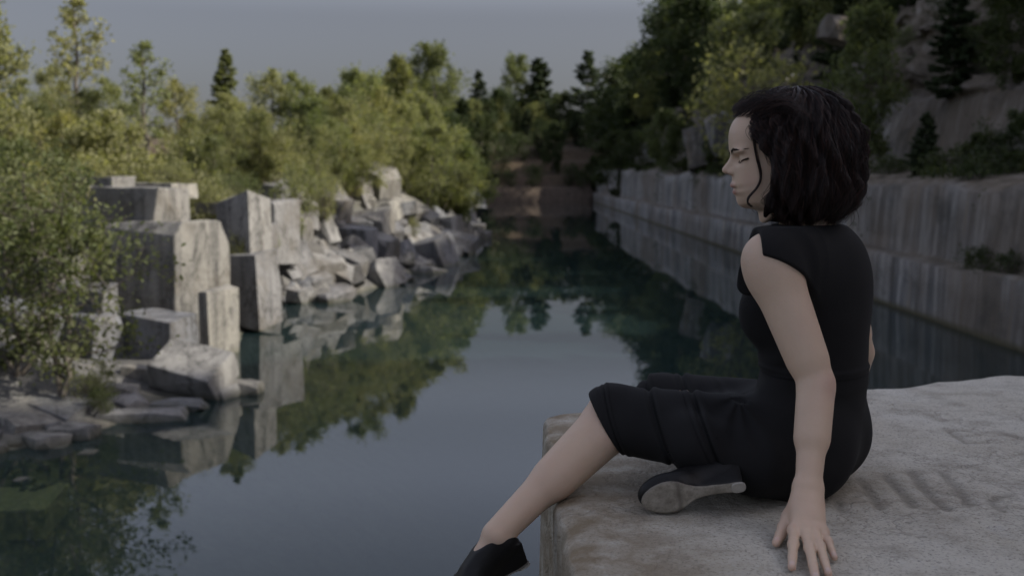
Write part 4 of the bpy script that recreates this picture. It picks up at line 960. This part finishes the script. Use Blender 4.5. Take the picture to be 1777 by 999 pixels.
# ---------------------------------------------------------------- dress
hemN = unit(np.array([-.86, .05, -.50])); hemP = P(1054, 742, 2.46)
hemR = unit((KR - HR) * .8 + np.array([0, 0, -.05])); hemRP = KR + unit(KR - HR) * .17
ringN = unit(np.array([-.94, .08, -.33]))
GATH = P(1288, 694, 2.38)
def sines(p, s): return (np.sin(p[:, 0] * 31 * s + 1.3 * np.sin(p[:, 2] * 17 * s)) + np.sin(p[:, 2] * 37 * s + 2 + 1.1 * np.sin(p[:, 0] * 23 * s + p[:, 1] * 9)) + np.sin(p[:, 1] * 29 * s + p[:, 2] * 13 * s)) / 3
def skirt_sdf(p):
    d = smin(smin(rc(p, HL, KL, .096, .0665), rc(p, KL, KL + unit(AL - KL) * .10, .0645, .060), .03), rc(p, HR, KR + (KR - HR) * .12, .098, .076), .05)
    a, b = HL * .35 + KL * .65, HR * .3 + KR * .7
    d = smin(d, rc(p, a * .6 + b * .4 - uv * .01, a * .4 + b * .6 - uv * .01, .045, .045), .06)
    d = smin(d, rc(p, (HL + HR) * .5 + fv * .12, a * .55 + b * .45, .075, .05), .06)
    d = smin(d, torso_sdf(p) - .0085, .05)
    for qa, qb, ra, rb in ((P(1120, 752, 2.39), P(1215, 780, 2.31), .046, .046), (P(1215, 780, 2.31), P(1330, 818, 2.29), .046, .055), (P(1330, 812, 2.33), P(1405, 812, 2.36), .060, .068)): d = smin(d, rc(p, qa, qb, ra, rb), .05)
    # slanting seams round the thigh, gathers at the hip, loose folds
    for pt_, amp, w in ((P(1058, 738, 2.44), .0022, .0035), (P(1066, 738, 2.44), .0032, .003), (P(1146, 740, 2.42), .0075, .006), (P(1200, 720, 2.40), .0026, .005), (P(1222, 740, 2.39), .0070, .006)):
        s = (p - pt_.astype(np.float32)) @ ringN.astype(np.float32) + 1.2 * (p[:, 2] - pt_[2]) ** 2
        d = d + amp * np.exp(-(s / w) ** 2) - amp * .55 * np.exp(-((s + w * 2.0) / (w * 1.6)) ** 2)
    v = p - GATH.astype(np.float32); r = np.sqrt(v[:, 0] ** 2 + v[:, 2] ** 2 + .3 * v[:, 1] ** 2); ang = np.arctan2(v[:, 2], v[:, 0])
    d = d + .0036 * np.sin(ang * 9 + 1.0) * np.exp(-(r / .085)) * np.clip(r / .035, 0, 1)
    for q1 in (P(1425, 842, 2.30), P(1345, 650, 2.36)):
        ab = q1 - GATH; t = np.clip(v @ ab.astype(np.float32) / (ab @ ab), 0, 1); e = np.linalg.norm(v - t[:, None] * ab.astype(np.float32), axis=1)
        d = d + .006 * np.exp(-(e / .010) ** 2) * (1 - t * .7)
    for pa, pb in ((P(1150, 768, 2.38), P(1235, 760, 2.35)),):
        e = rc(p, pa, pb, 0, 0); d = d + .006 * np.exp(-(e / .009) ** 2)
    d = d + .0022 * sines(p, 1.0)
    d = smax(d, (p - hemP.astype(np.float32)) @ hemN.astype(np.float32), .004)
    d = smax(d, (p - hemRP.astype(np.float32)) @ hemR.astype(np.float32), .004)
    return smax(d, p[:, 2] * 0 + (p[:, 2] - (WAI[2] + .0)), .01)
ARMD = unit(EL - SL)
def top_sdf(p):
    d = torso_sdf(p) - .0075
    cap = rc(p, SHM - uv * .004, SL + (SHM - SL) * .22 + uv * .004 - fv * .012, .066, .056); d = smin(d, cap, .03)
    d = smin(d, ell(p, SL + (SHM - SL) * .30 - fv * .045 - uv * .035, (.035, .06, .075), BA), .03)
    d = smin(d, rc(p, NEC - uv * .045, NEC + uv * .010, .072, .064), .03)                  # high neck
    d = smin(d, rc(p, P(1296, 462, 2.34), P(1300, 494, 2.36), .016, .022), .03)   # front of the arm hole
    # arm hole: clear the arm outside a slanting cut
    d = smax(d, -(rc(p, SL + ARMD * .01 + lv_ * .02, EL, .058, .05)), .006)
    cut = (p - (SL + (SHM - SL) * .12).astype(np.float32)) @ (unit(lv_ * 1.0 - fv * .10)).astype(np.float32)
    d = smax(d, cut, .006)
    m = np.linalg.norm(p - SL.astype(np.float32), axis=1) < .24; q = p[m]
    shl = smin(smin(rc(q, SL, EL, .049, .0385), ell(q, SL + (EL - SL) * .10, (.054, .054, .060)), .03), torso_sdf(q), .03) - .0078 + np.maximum(np.linalg.norm(q - SL.astype(np.float32), axis=1) - .12, 0) * .8
    shl = smax(shl, (q - P(1318, 420, 2.3).astype(np.float32)) @ unit(np.array([-1, .15, -.10])).astype(np.float32), .003)
    shl = smax(shl, (q - P(1352, 459, 2.25).astype(np.float32)) @ unit(np.array([-.40, -.35, -.86])).astype(np.float32), .003)
    d[m] = smin(d[m], shl, .040)
    v = p - WAI.astype(np.float32)
    d = d + .0035 * np.sin(v[:, 2] * 95 + 3 * np.sin(v @ fv.astype(np.float32) * 18)) * np.exp(-((v[:, 2] + .01) / .07) ** 2) * np.clip(v @ fv.astype(np.float32) * 14, 0, 1)
    d = d + .0016 * sines(p, .8)
    d = d - .004 * np.exp(-((v[:, 2] - .008) / .006) ** 2)                                 # waist seam
    d = smax(d, (NEC[2] + .012) * -1 + p[:, 2], .006)
    return smax(d, -(p[:, 2] - (WAI[2] - .035)), .01)
def dress_sdf(p): return smin(skirt_sdf(p), top_sdf(p), .012)
allp = np.array([PEL, SL, EL, WL, ER, WR, HL, KL, AL, KR, AR, HC0, FL_O + FL_F * .24] + tipL + tipR)
BV, BF = sdf_mesh(body_sdf, allp.min(0) - .17, allp.max(0) + .19, .0026)
qh = (BV - HC0) @ HA.T
# finer head and hand live in the same mesh: the field is sampled fine enough there for features of a few millimetres
xl_ = np.interp(zM, PR[:, 1], PR[:, 0])
lip = np.exp(-((qh[:, 2] - zU + .003) / .0058) ** 4 - (qh[:, 1] / .022) ** 4) + np.exp(-((qh[:, 2] - zLo + .0005) / .0052) ** 4 - (qh[:, 1] / .021) ** 4)
lip *= (qh[:, 0] > xl_ - .022)
lash = np.exp(-(((qh[:, 2] - zE + .0055) + .9 * (np.abs(qh[:, 1]) - .033) ** 2 * 10) / .0030) ** 2) * (np.abs(np.abs(qh[:, 1]) - .033) < .0150) * (qh[:, 0] > xE - .02) * (qh[:, 0] < xE + .015)
nail = np.zeros(len(BV))
for tps, mps in ((tipL + [thL[3]], mcpL + [thL[1]]),):
    for tp, mp in zip(tps, mps):
        u = unit(tp - mp); q = BV - (tp - u * .003 + uv * .006); along = q @ u; lat = np.linalg.norm(q[:, :2] - np.outer(along, u)[:, :2], axis=1)
        nail = np.maximum(nail, np.exp(-(along / .0055) ** 4 - (lat / .0048) ** 4) * (q[:, 2] > -.004))
red = np.zeros(len(BV))
for c_, r_, w_ in [(EL + np.array([.02, -.03, 0]), .030, .9), (KL, .045, .5), (WL, .03, .25)] + [(m_, .012, .7) for m_ in mcpL] + [(a_, .011, .6) for a_ in tipL] + [(thL[3], .012, .6)] + [(m_ + (t_ - m_) * .45, .009, .7) for m_, t_ in zip(mcpL, tipL)]:
    red = np.maximum(red, w_ * np.exp(-(np.linalg.norm(BV - c_, axis=1) / r_) ** 2))
red = np.maximum(red, .45 * np.exp(-((qh[:, 0] - .068) / .018) ** 2 - ((np.abs(qh[:, 1]) - .045) / .016) ** 2 - ((qh[:, 2] + .012) / .018) ** 2))
red = np.maximum(red, .5 * np.exp(-((qh[:, 0] - .112) / .014) ** 2 - (qh[:, 2] / .02) ** 2))
person = obj('person', mesh_np('person', BV, BF, M['skin'], True, {'lip': ('POINT', np.clip(lip, 0, 1)), 'lash': ('POINT', np.clip(lash, 0, 1)), 'nail': ('POINT', nail), 'red': ('POINT', red)}))
tag(person, 'dark haired woman in a black sleeveless dress sitting on the ledge looking down', 'person')

def cloth():
    t = NT('black_jersey'); p = t.pos(); n = t.noise(p, 900, 2, .6); n2 = t.noise(p, 12, 3)
    c = t.mix(n2, (.0095, .0095, .010), (.0175, .017, .0175)); c = t.mix(t.attr('seam_shade'), c, (.0018, .0018, .002)); return t.done(t.principled(c, .82, t.bump(n, .25, .001), .14, Sheen_Weight=.02, Sheen_Roughness=.5))
M['cloth'] = cloth()
dp = np.array([PEL, SHM, KL, KR, HL, HR, SL, SR])
DV, DF = sdf_mesh(dress_sdf, dp.min(0) - .16, dp.max(0) + .16, .0030)
seam_shade = np.zeros(len(DV)); onthigh = ((DV[:, 0] < P(1262, 740, 2.35)[0]) & (DV[:, 1] < 2.30)).astype(float)  # groove shade at seams and a fold painted into the cloth colour
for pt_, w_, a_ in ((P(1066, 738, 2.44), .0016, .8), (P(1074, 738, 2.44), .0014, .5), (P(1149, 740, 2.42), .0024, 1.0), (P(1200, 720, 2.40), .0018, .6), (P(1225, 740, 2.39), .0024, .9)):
    s_ = (DV - pt_) @ ringN + 1.2 * (DV[:, 2] - pt_[2]) ** 2; seam_shade = np.maximum(seam_shade, a_ * np.exp(-(s_ / w_) ** 2) * onthigh)
seam_shade = np.maximum(seam_shade, .9 * np.exp(-((DV[:, 2] - WAI[2] + .004) / .0022) ** 2))
g0 = P(1172, 762, 2.36); g1 = P(1240, 752, 2.33); ab_ = g1 - g0; t_ = np.clip((DV - g0) @ ab_ / (ab_ @ ab_), 0, 1); dd_ = np.hypot(*((DV - g0 - t_[:, None] * ab_)[:, [0, 2]].T)); seam_shade = np.maximum(seam_shade, .7 * np.exp(-(dd_ / .0022) ** 2) * (DV[:, 1] < 2.2))  # crease of the loose fold darkened in the colour as well
dress = obj('dress', mesh_np('dress', DV, DF, M['cloth'], True, {'seam_shade': ('POINT', seam_shade)}), person)

# ---------------------------------------------------------------- shoes
M['leather'] = flat_mat('black_leather', (.007, .0068, .007), .5, .3, .3, 60, .2)
def sole_mat():
    t = NT('worn_sole'); p = t.pos(); n = t.noise(p, 38, 5, .65); n2 = t.noise(p, 160, 3, .6); w = t.attr('wear')
    c = t.ramp(n, [(.3, (.17, .15, .12)), (.5, (.30, .275, .23)), (.7, (.40, .37, .32))])
    c = t.mix(t.math('MULTIPLY', w, .75), c, (.105, .09, .075)); c = t.mix(t.ramp(n2, [(.5, 0.0), (.75, .5)]), c, (.13, .12, .10))
    return t.done(t.principled(c, .75, t.bump(n2, .3, .002), .3))
M['sole'] = sole_mat()
def side_h(s): return np.interp(s, [-.01, .03, .07, .11, .14, .3], [.001, .001, .006, .005, .0, .0])
def half_w(s): return np.interp(s, [-.004, .0, .006, .02, .05, .085, .11, .13, .148, .165, .185, .2, .214, .227, .235, .239], [.0, .008, .0115, .0125, .0115, .0125, .0165, .026, .0375, .042, .0415, .0375, .0315, .022, .012, .0])
def make_shoe(O, Fv, U, T, label):
    A = np.stack([Fv, T, U])
    def f(p):
        q = ((p - O.astype(np.float32)) @ A.T.astype(np.float32)) / SC
        d = foot_sdf(p, O, Fv, U, T, .0050); d = smin(d, ell(q, (.205, .004, .017), (.034, .031, .017)), .012)
        kw = np.clip(q[:, 2] / (HH + .01), 0, 1); hw = half_w(np.clip(q[:, 0], .001, .238)) * (1 - kw) + .0275 * kw
        wd = np.maximum(np.maximum(np.abs(q[:, 1]) - hw, q[:, 0] - .165), np.maximum(-.006 * kw - q[:, 0], q[:, 2] - HH - .012)) * .85; d = smin(d, wd, .008)
        topl = np.interp(q[:, 0], [-.02, .0, .02, .06, .10, .14, .165, .185, .3], [HH + .062, HH + .060, HH + .054, HH + .054, .098, .080, .064, .08, .2])
        d = smax(d, (q[:, 2] - topl) * .8, .003)
        return smax(d, -(q[:, 2] - side_h(q[:, 0]) - .001), .003)
    c = O + Fv * .12 + U * .04; V, Fc = sdf_mesh(f, c - .17, c + .17, .0022)
    shoe = obj('shoe', mesh_np('shoe', V, Fc, M['leather'], True), person); shoe['label'] = label
    Fv, U, T = Fv * SC, U * SC, T * SC
    ss = np.linspace(-.003, .2385, 60); W7 = np.linspace(-1, 1, 15); v = []; wear = []
    for lay in (0, -.0042):
        for s in ss:
            for w in W7:
                hw = half_w(s); v.append(O + Fv * s + T * (w * hw + .004 * np.clip((s - .08) / .1, 0, 1)) + U * (side_h(s) + lay * (1 - .25 * abs(w) ** 4)))
                wear.append((.55 * (abs(w) > .93) + .9 * math.exp(-((s - .150) / .005) ** 2) + .35 * math.exp(-((s - .185) ** 2 + (w * hw - .006) ** 2) / .0002)) * (lay < 0) + (lay == 0))
    n, m = len(ss), 15; f_ = []; I = lambda l, i, j: l * n * m + i * m + j
    for i in range(n - 1):
        for j in range(m - 1): f_ += [(I(0, i, j), I(0, i, j + 1), I(0, i + 1, j + 1), I(0, i + 1, j)), (I(1, i, j), I(1, i + 1, j), I(1, i + 1, j + 1), I(1, i, j + 1))]
        f_ += [(I(0, i, 0), I(0, i + 1, 0), I(1, i + 1, 0), I(1, i, 0)), (I(0, i, m - 1), I(1, i, m - 1), I(1, i + 1, m - 1), I(0, i + 1, m - 1))]
    obj('sole', mesh_np('sole', np.array(v), np.array(f_), M['sole'], True, {'wear': ('POINT', np.clip(wear, 0, 1))}), shoe)
    # pale top piece set under the narrow heel end of the wedge
    bm = bmesh.new(); rings = []
    for w, g in ((-.0030, 1.0), (-.0068, 1.0), (-.0076, .9)):
        rings.append([bm.verts.new(O + Fv * (.0125 + .0165 * g * np.sign(math.cos(t_)) * abs(math.cos(t_)) ** .7) + T * (.0128 * g * np.sign(math.sin(t_)) * abs(math.sin(t_)) ** .7) + U * w) for t_ in np.linspace(0, 2 * math.pi, 24, endpoint=False)])
    for r0_, r1_ in zip(rings[:-1], rings[1:]):
        for k in range(24): bm.faces.new((r0_[k], r0_[(k + 1) % 24], r1_[(k + 1) % 24], r1_[k]))
    bm.faces.new(rings[-1]); bm.faces.new(rings[0][::-1]); bmesh.ops.recalc_face_normals(bm, faces=bm.faces)
    obj('heel_cap', bm_mesh('heel_cap', bm, M['cap']), shoe)
M['cap'] = flat_mat('heel_rubber', (.36, .34, .30), .7, .3, .2, 90, .2)
make_shoe(FR_O, FR_F, FR_U, FR_T, 'black pump lying on its side with a scuffed tan sole')
make_shoe(FL_O, FL_F, FL_U, FL_T, 'black pump dangling over the edge of the ledge')

# ---------------------------------------------------------------- hair
HAIR = frame(HY, 0.0); AX0 = -.050
def henv(phi, z):
    """outer radius of the hair round its own axis at azimuth phi (0 front, 90 the near side) and height z"""
    c = np.cos(phi)
    top = .172 + .004 * np.cos(phi * 2); zc = .012
    rx = np.where(c > 0, .144, .114); ry = .101
    rm = 1 / np.sqrt((np.cos(phi) / rx) ** 2 + (np.sin(phi) / ry) ** 2)
    up = np.sqrt(np.clip(1 - (np.clip(z - zc, 0, None) / (top - zc)) ** 2.2, 0.0004, 1)); lo = 1 + .02 * np.clip((zc - z) / .08, 0, 1) - .46 * np.clip((zc - z - .045) / .085, 0, 1.2) ** 2
    return rm * np.where(z > zc, up, lo)
def wave(phi, z, s=1.0): return .0052 * np.sin(phi * 13 + z * 30 + 1.5 * np.sin(z * 38 + phi * 3)) + .0035 * np.sin(phi * 29 - z * 55 + 2 * np.sin(z * 25)) 
def front_edge(z):
    """how far forward (head axis) the hair reaches at height z, on the near side"""
    e = [hloc0(a, b) for a, b in ((1314, 394), (1306, 374), (1315, 350), (1326, 325), (1333, 300), (1322, 280), (1310, 262), (1300, 240), (1285, 218), (1268, 200), (1262, 180))]
    e = np.array(e)[::1]; o = np.argsort(e[:, 1]); return np.interp(z, e[o, 1], e[o, 0])
def hloc0(px, py): v = HAIR @ (P(px, py, 2.42) - HC0); return v[0], v[2]
def hair_sdf(p):
    q = (p - HC0.astype(np.float32)) @ HAIR.T.astype(np.float32); X_, Y_, Z_ = q.T; x = X_ - AX0
    phi = np.arctan2(np.abs(Y_), x); r = np.hypot(x, Y_)
    d = (r - henv(phi, Z_) * .955 - wave(np.arctan2(Y_, x), Z_) * 1.6) * .62
    d = smax(d, Z_ - .168, .02); d = smax(d, -(Z_ + .100 + .012 * np.sin(phi * 7)), .02)
    d = smax(d, (X_ - front_edge(Z_) + np.clip(.012 + Z_ * .25, .008, .024) + .5 * np.clip(.05 - np.abs(Y_), 0, .05) * (Z_ < .1) ) * .7, .012)
    return d
def hair_mat():
    t = NT('dark_hair'); p = t.pos(); n = t.noise(t.mapping(p, (60, 60, 9)), 4, 4, .6)
    c = t.mix(n, (.0075, .0055, .005), (.022, .014, .012)); return t.done(t.principled(c, .75, t.bump(n, .6, .004), .12))
M['hair'] = hair_mat()
HV, HF = sdf_mesh(hair_sdf, HC0 - .25, HC0 + .25, .0035)
hair = obj('hair', mesh_np('hair', HV, HF, M['hair'], True), person)
def strand_mat():
    t = NT('hair_strand'); r_ = t.n('HairInfo').outputs['Random']
    c = t.ramp(r_, [(0, (.007, .005, .005)), (.55, (.017, .010, .009)), (.9, (.045, .021, .016)), (1, (.08, .038, .028))])
    return t.done(t.principled(c, .45, None, .35))
M['strand'] = strand_mat()
rs = np.random.RandomState(3); NP = 22; strands = []
NC = 820                                              # locks; strands of a lock wave together
for c in range(NC):
    phi0 = rs.uniform(-math.pi, math.pi); fr = abs(phi0) < math.radians(62)
    zs = .05 + .1215 * rs.rand() ** .6 if not fr else rs.uniform(.100, .171)
    lay = rs.uniform(.93, 1.01); ph = rs.uniform(0, 6.28); amp = rs.uniform(.005, .014); fq = rs.uniform(7, 15); zend = rs.uniform(-.126, -.060); drift = rs.uniform(-.08, .22)
    ms = rs.randint(9, 17)
    for k in range(ms):
        p0 = phi0 + rs.normal(0, .042); z0 = min(.1715, zs + rs.normal(0, .010)); ze = zend + rs.normal(0, .008); l2 = lay + rs.normal(0, .012)
        t = np.linspace(0, 1, NP); z = z0 + (ze - z0) * t ** 1.15
        sg = 1 if p0 > 0 else -1; a0 = abs(p0)
        a1 = max(a0, math.radians(rs.uniform(42, 82))) if a0 < math.radians(78) else min(a0 + drift * .6, math.pi)
        a = a0 + (a1 - a0) * np.clip(t * 1.9, 0, 1) ** .8
        # keep clear of the face
        for _ in range(3):
            xx = AX0 + henv(a, z) * l2 * np.cos(a); over = xx - (front_edge(z) + rs.uniform(-.012, .006)); a = np.where((over > 0) & (z < .12), a + over / .12, a)
        phi = sg * a + (amp * 6.0 * np.sin(fq * t * 1.1 + ph)) * t
        rr = henv(a, z) * l2 + amp * np.cos(fq * t * 1.0 + ph * 1.7) * np.clip(t * 3, 0, 1) + wave(phi, z) * 1.4
        curl = np.clip((t - .82) / .18, 0, 1); rr = rr - curl * rs.uniform(-.012, .030)
        pole = np.clip((z - .145) / .028, 0, 1) ** 1.5
        strands.append(np.stack([AX0 + pole * .012 + rr * np.cos(phi), rr * np.sin(phi) - pole * .014, z], 1))
for k in range(800):                                  # fly-aways and short frizz on the outline
    phi = rs.uniform(-math.pi, math.pi); z0 = rs.uniform(-.08, .165); r0 = henv(np.array([abs(phi)]), np.array([z0]))[0]
    t = np.linspace(0, 1, NP); L = rs.uniform(.02, .085); dz = rs.uniform(-1, .5); x0 = AX0 + r0 * math.cos(phi)
    if x0 > front_edge(z0) - .01: continue
    rr = r0 * .985 + rs.uniform(.0, .22) * L * np.sin(t * math.pi * rs.uniform(.6, 1.6)); strands.append(np.stack([AX0 + rr * np.cos(phi + t * L * rs.uniform(-5, 5)), rr * np.sin(phi + t * L * rs.uniform(-5, 5)), z0 + dz * L * t], 1))
# hairline over the forehead and the loose curl beside the cheek
for k in range(420):
    t = np.linspace(0, 1, NP); z0 = rs.uniform(.085, .128); y0 = rs.uniform(-.05, .060)
    a = hloc(1268 + max(0, (.115 - z0) * 300), 205)[0]; x0 = front_edge(z0) - .004 - 9 * y0 * y0 + rs.uniform(-.006, .003)
    x = x0 - t * .10; y = y0 + (np.sign(y0 + .012)) * t ** .8 * rs.uniform(.03, .075); z = z0 + .045 * np.sin(t * 2.2) * rs.uniform(.5, 1.1) - .03 * t * t
    strands.append(np.stack([x, y, z], 1) + np.stack([t * 0, .003 * np.sin(t * 9 + k), .003 * np.sin(t * 11 + k * 2)], 1))
curl_px = [(1302, 236), (1305, 252), (1308, 266), (1312, 282), (1317, 298), (1318, 312), (1312, 325), (1302, 336), (1295, 345), (1296, 353), (1304, 358)]
cw = np.array([HAIR @ (P(a, b, 2.375) - HC0) for a, b in curl_px]); tt = np.linspace(0, 1, len(cw)); t = np.linspace(0, 1, NP)
cc = np.stack([np.interp(t, tt, cw[:, i]) for i in range(3)], 1); cc[1:-1] = (cc[:-2] + 2 * cc[1:-1] + cc[2:]) / 4
for k in range(36): strands.append(cc + rs.normal(0, .0010, 3) + np.stack([np.sin(t * 7 + k), np.sin(t * 5 + 2 * k), np.sin(t * 6 + k * .7)], 1) * .0009)
ST = np.array(strands, np.float32); ST = ST @ HAIR.astype(np.float32) + HC0.astype(np.float32)
hc = bpy.data.hair_curves.new('hair_locks'); hc.add_curves([NP] * len(ST)); hc.attributes['position'].data.foreach_set('vector', ST.ravel())
ra = hc.attributes.get('radius') or hc.attributes.new('radius', 'FLOAT', 'POINT'); taper = np.interp(np.linspace(0, 1, NP), [0, .1, .7, 1], [.9, 1, .9, .25]) * .00038
ra.data.foreach_set('value', np.tile(taper, len(ST)).astype(np.float32))
hc.materials.append(M['strand']); link(bpy.data.objects.new('hair_locks', hc), hair)
# brows and lowered lashes, laid on the face itself
def on_face(y, z):
    """head-frame points of the face surface at (y, z)"""
    y, z = np.asarray(y, float), np.asarray(z, float); lo = np.full(y.shape, .03); hi = np.full(y.shape, .16)
    for _ in range(18):
        m = (lo + hi) / 2; w = (np.stack([m, y, z], -1).reshape(-1, 3) @ HA + HC0).astype(np.float32); ins = head_sdf(w).reshape(y.shape) < 0
        lo, hi = np.where(ins, m, lo), np.where(ins, hi, m)
    return np.stack([lo, y, z], -1)
bg = Geo(); lg = Geo()
def along(y, z, sgn, n):
    """points spaced evenly along a line drawn on the face, with the line parameter"""
    q = on_face(sgn * y, z); L = np.concatenate([[0], np.cumsum(np.linalg.norm(np.diff(q, axis=0), axis=1))]); s_ = np.linspace(0, L[-1], n)
    return np.stack([np.interp(s_, L, q[:, i]) for i in range(3)], 1)
for sgn in (1, -1):
    u = np.linspace(0, 1, 60); yb_ = .011 + .041 * u; zb_ = zE + .0155 + .0060 * np.sin(u * 2.4) - .0030 * u * u
    ln = along(yb_, zb_, sgn, 80)
    for k in range(300):
        i_ = rs.randint(0, 68); th = .0019 * (1.1 - i_ / 80); a = ln[i_] + np.array([.0003, 0, rs.normal(0, 1) * th]); b = ln[min(79, i_ + 11)] + np.array([.0003, 0, rs.normal(0, .6) * th])
        bg.add(*tube(np.array([a, (a + b) / 2 + [.0008, sgn * .0008, .0002], b]) @ HA + HC0, .00042, .00018, 3))
    yl = .0175 + .0320 * u; zl = zE - .0015 - .0042 * np.sin(u * math.pi) - .0010 * u; ln = along(yl, zl, sgn, 40) + np.array([.0003, 0, 0])
    lg.add(*tube(ln[::2] @ HA + HC0, .0009, .0014, 5))
    for k in range(90):
        i_ = rs.randint(3, 40); a = ln[i_]; b = a + np.array([.0045 - .002 * i_ / 40, sgn * .0035 * i_ / 40, -.0040]); lg.add(*tube(np.array([a, (a + b) / 2 + [.0008, 0, -.0008], b]) @ HA + HC0, .00038, .00015, 3))
obj('eyebrows', bg.mesh('eyebrows', flat_mat('brow_hair', (.035, .024, .02), .7, .2)), person)
obj('eyelashes', lg.mesh('eyelashes', M['hair']), person)
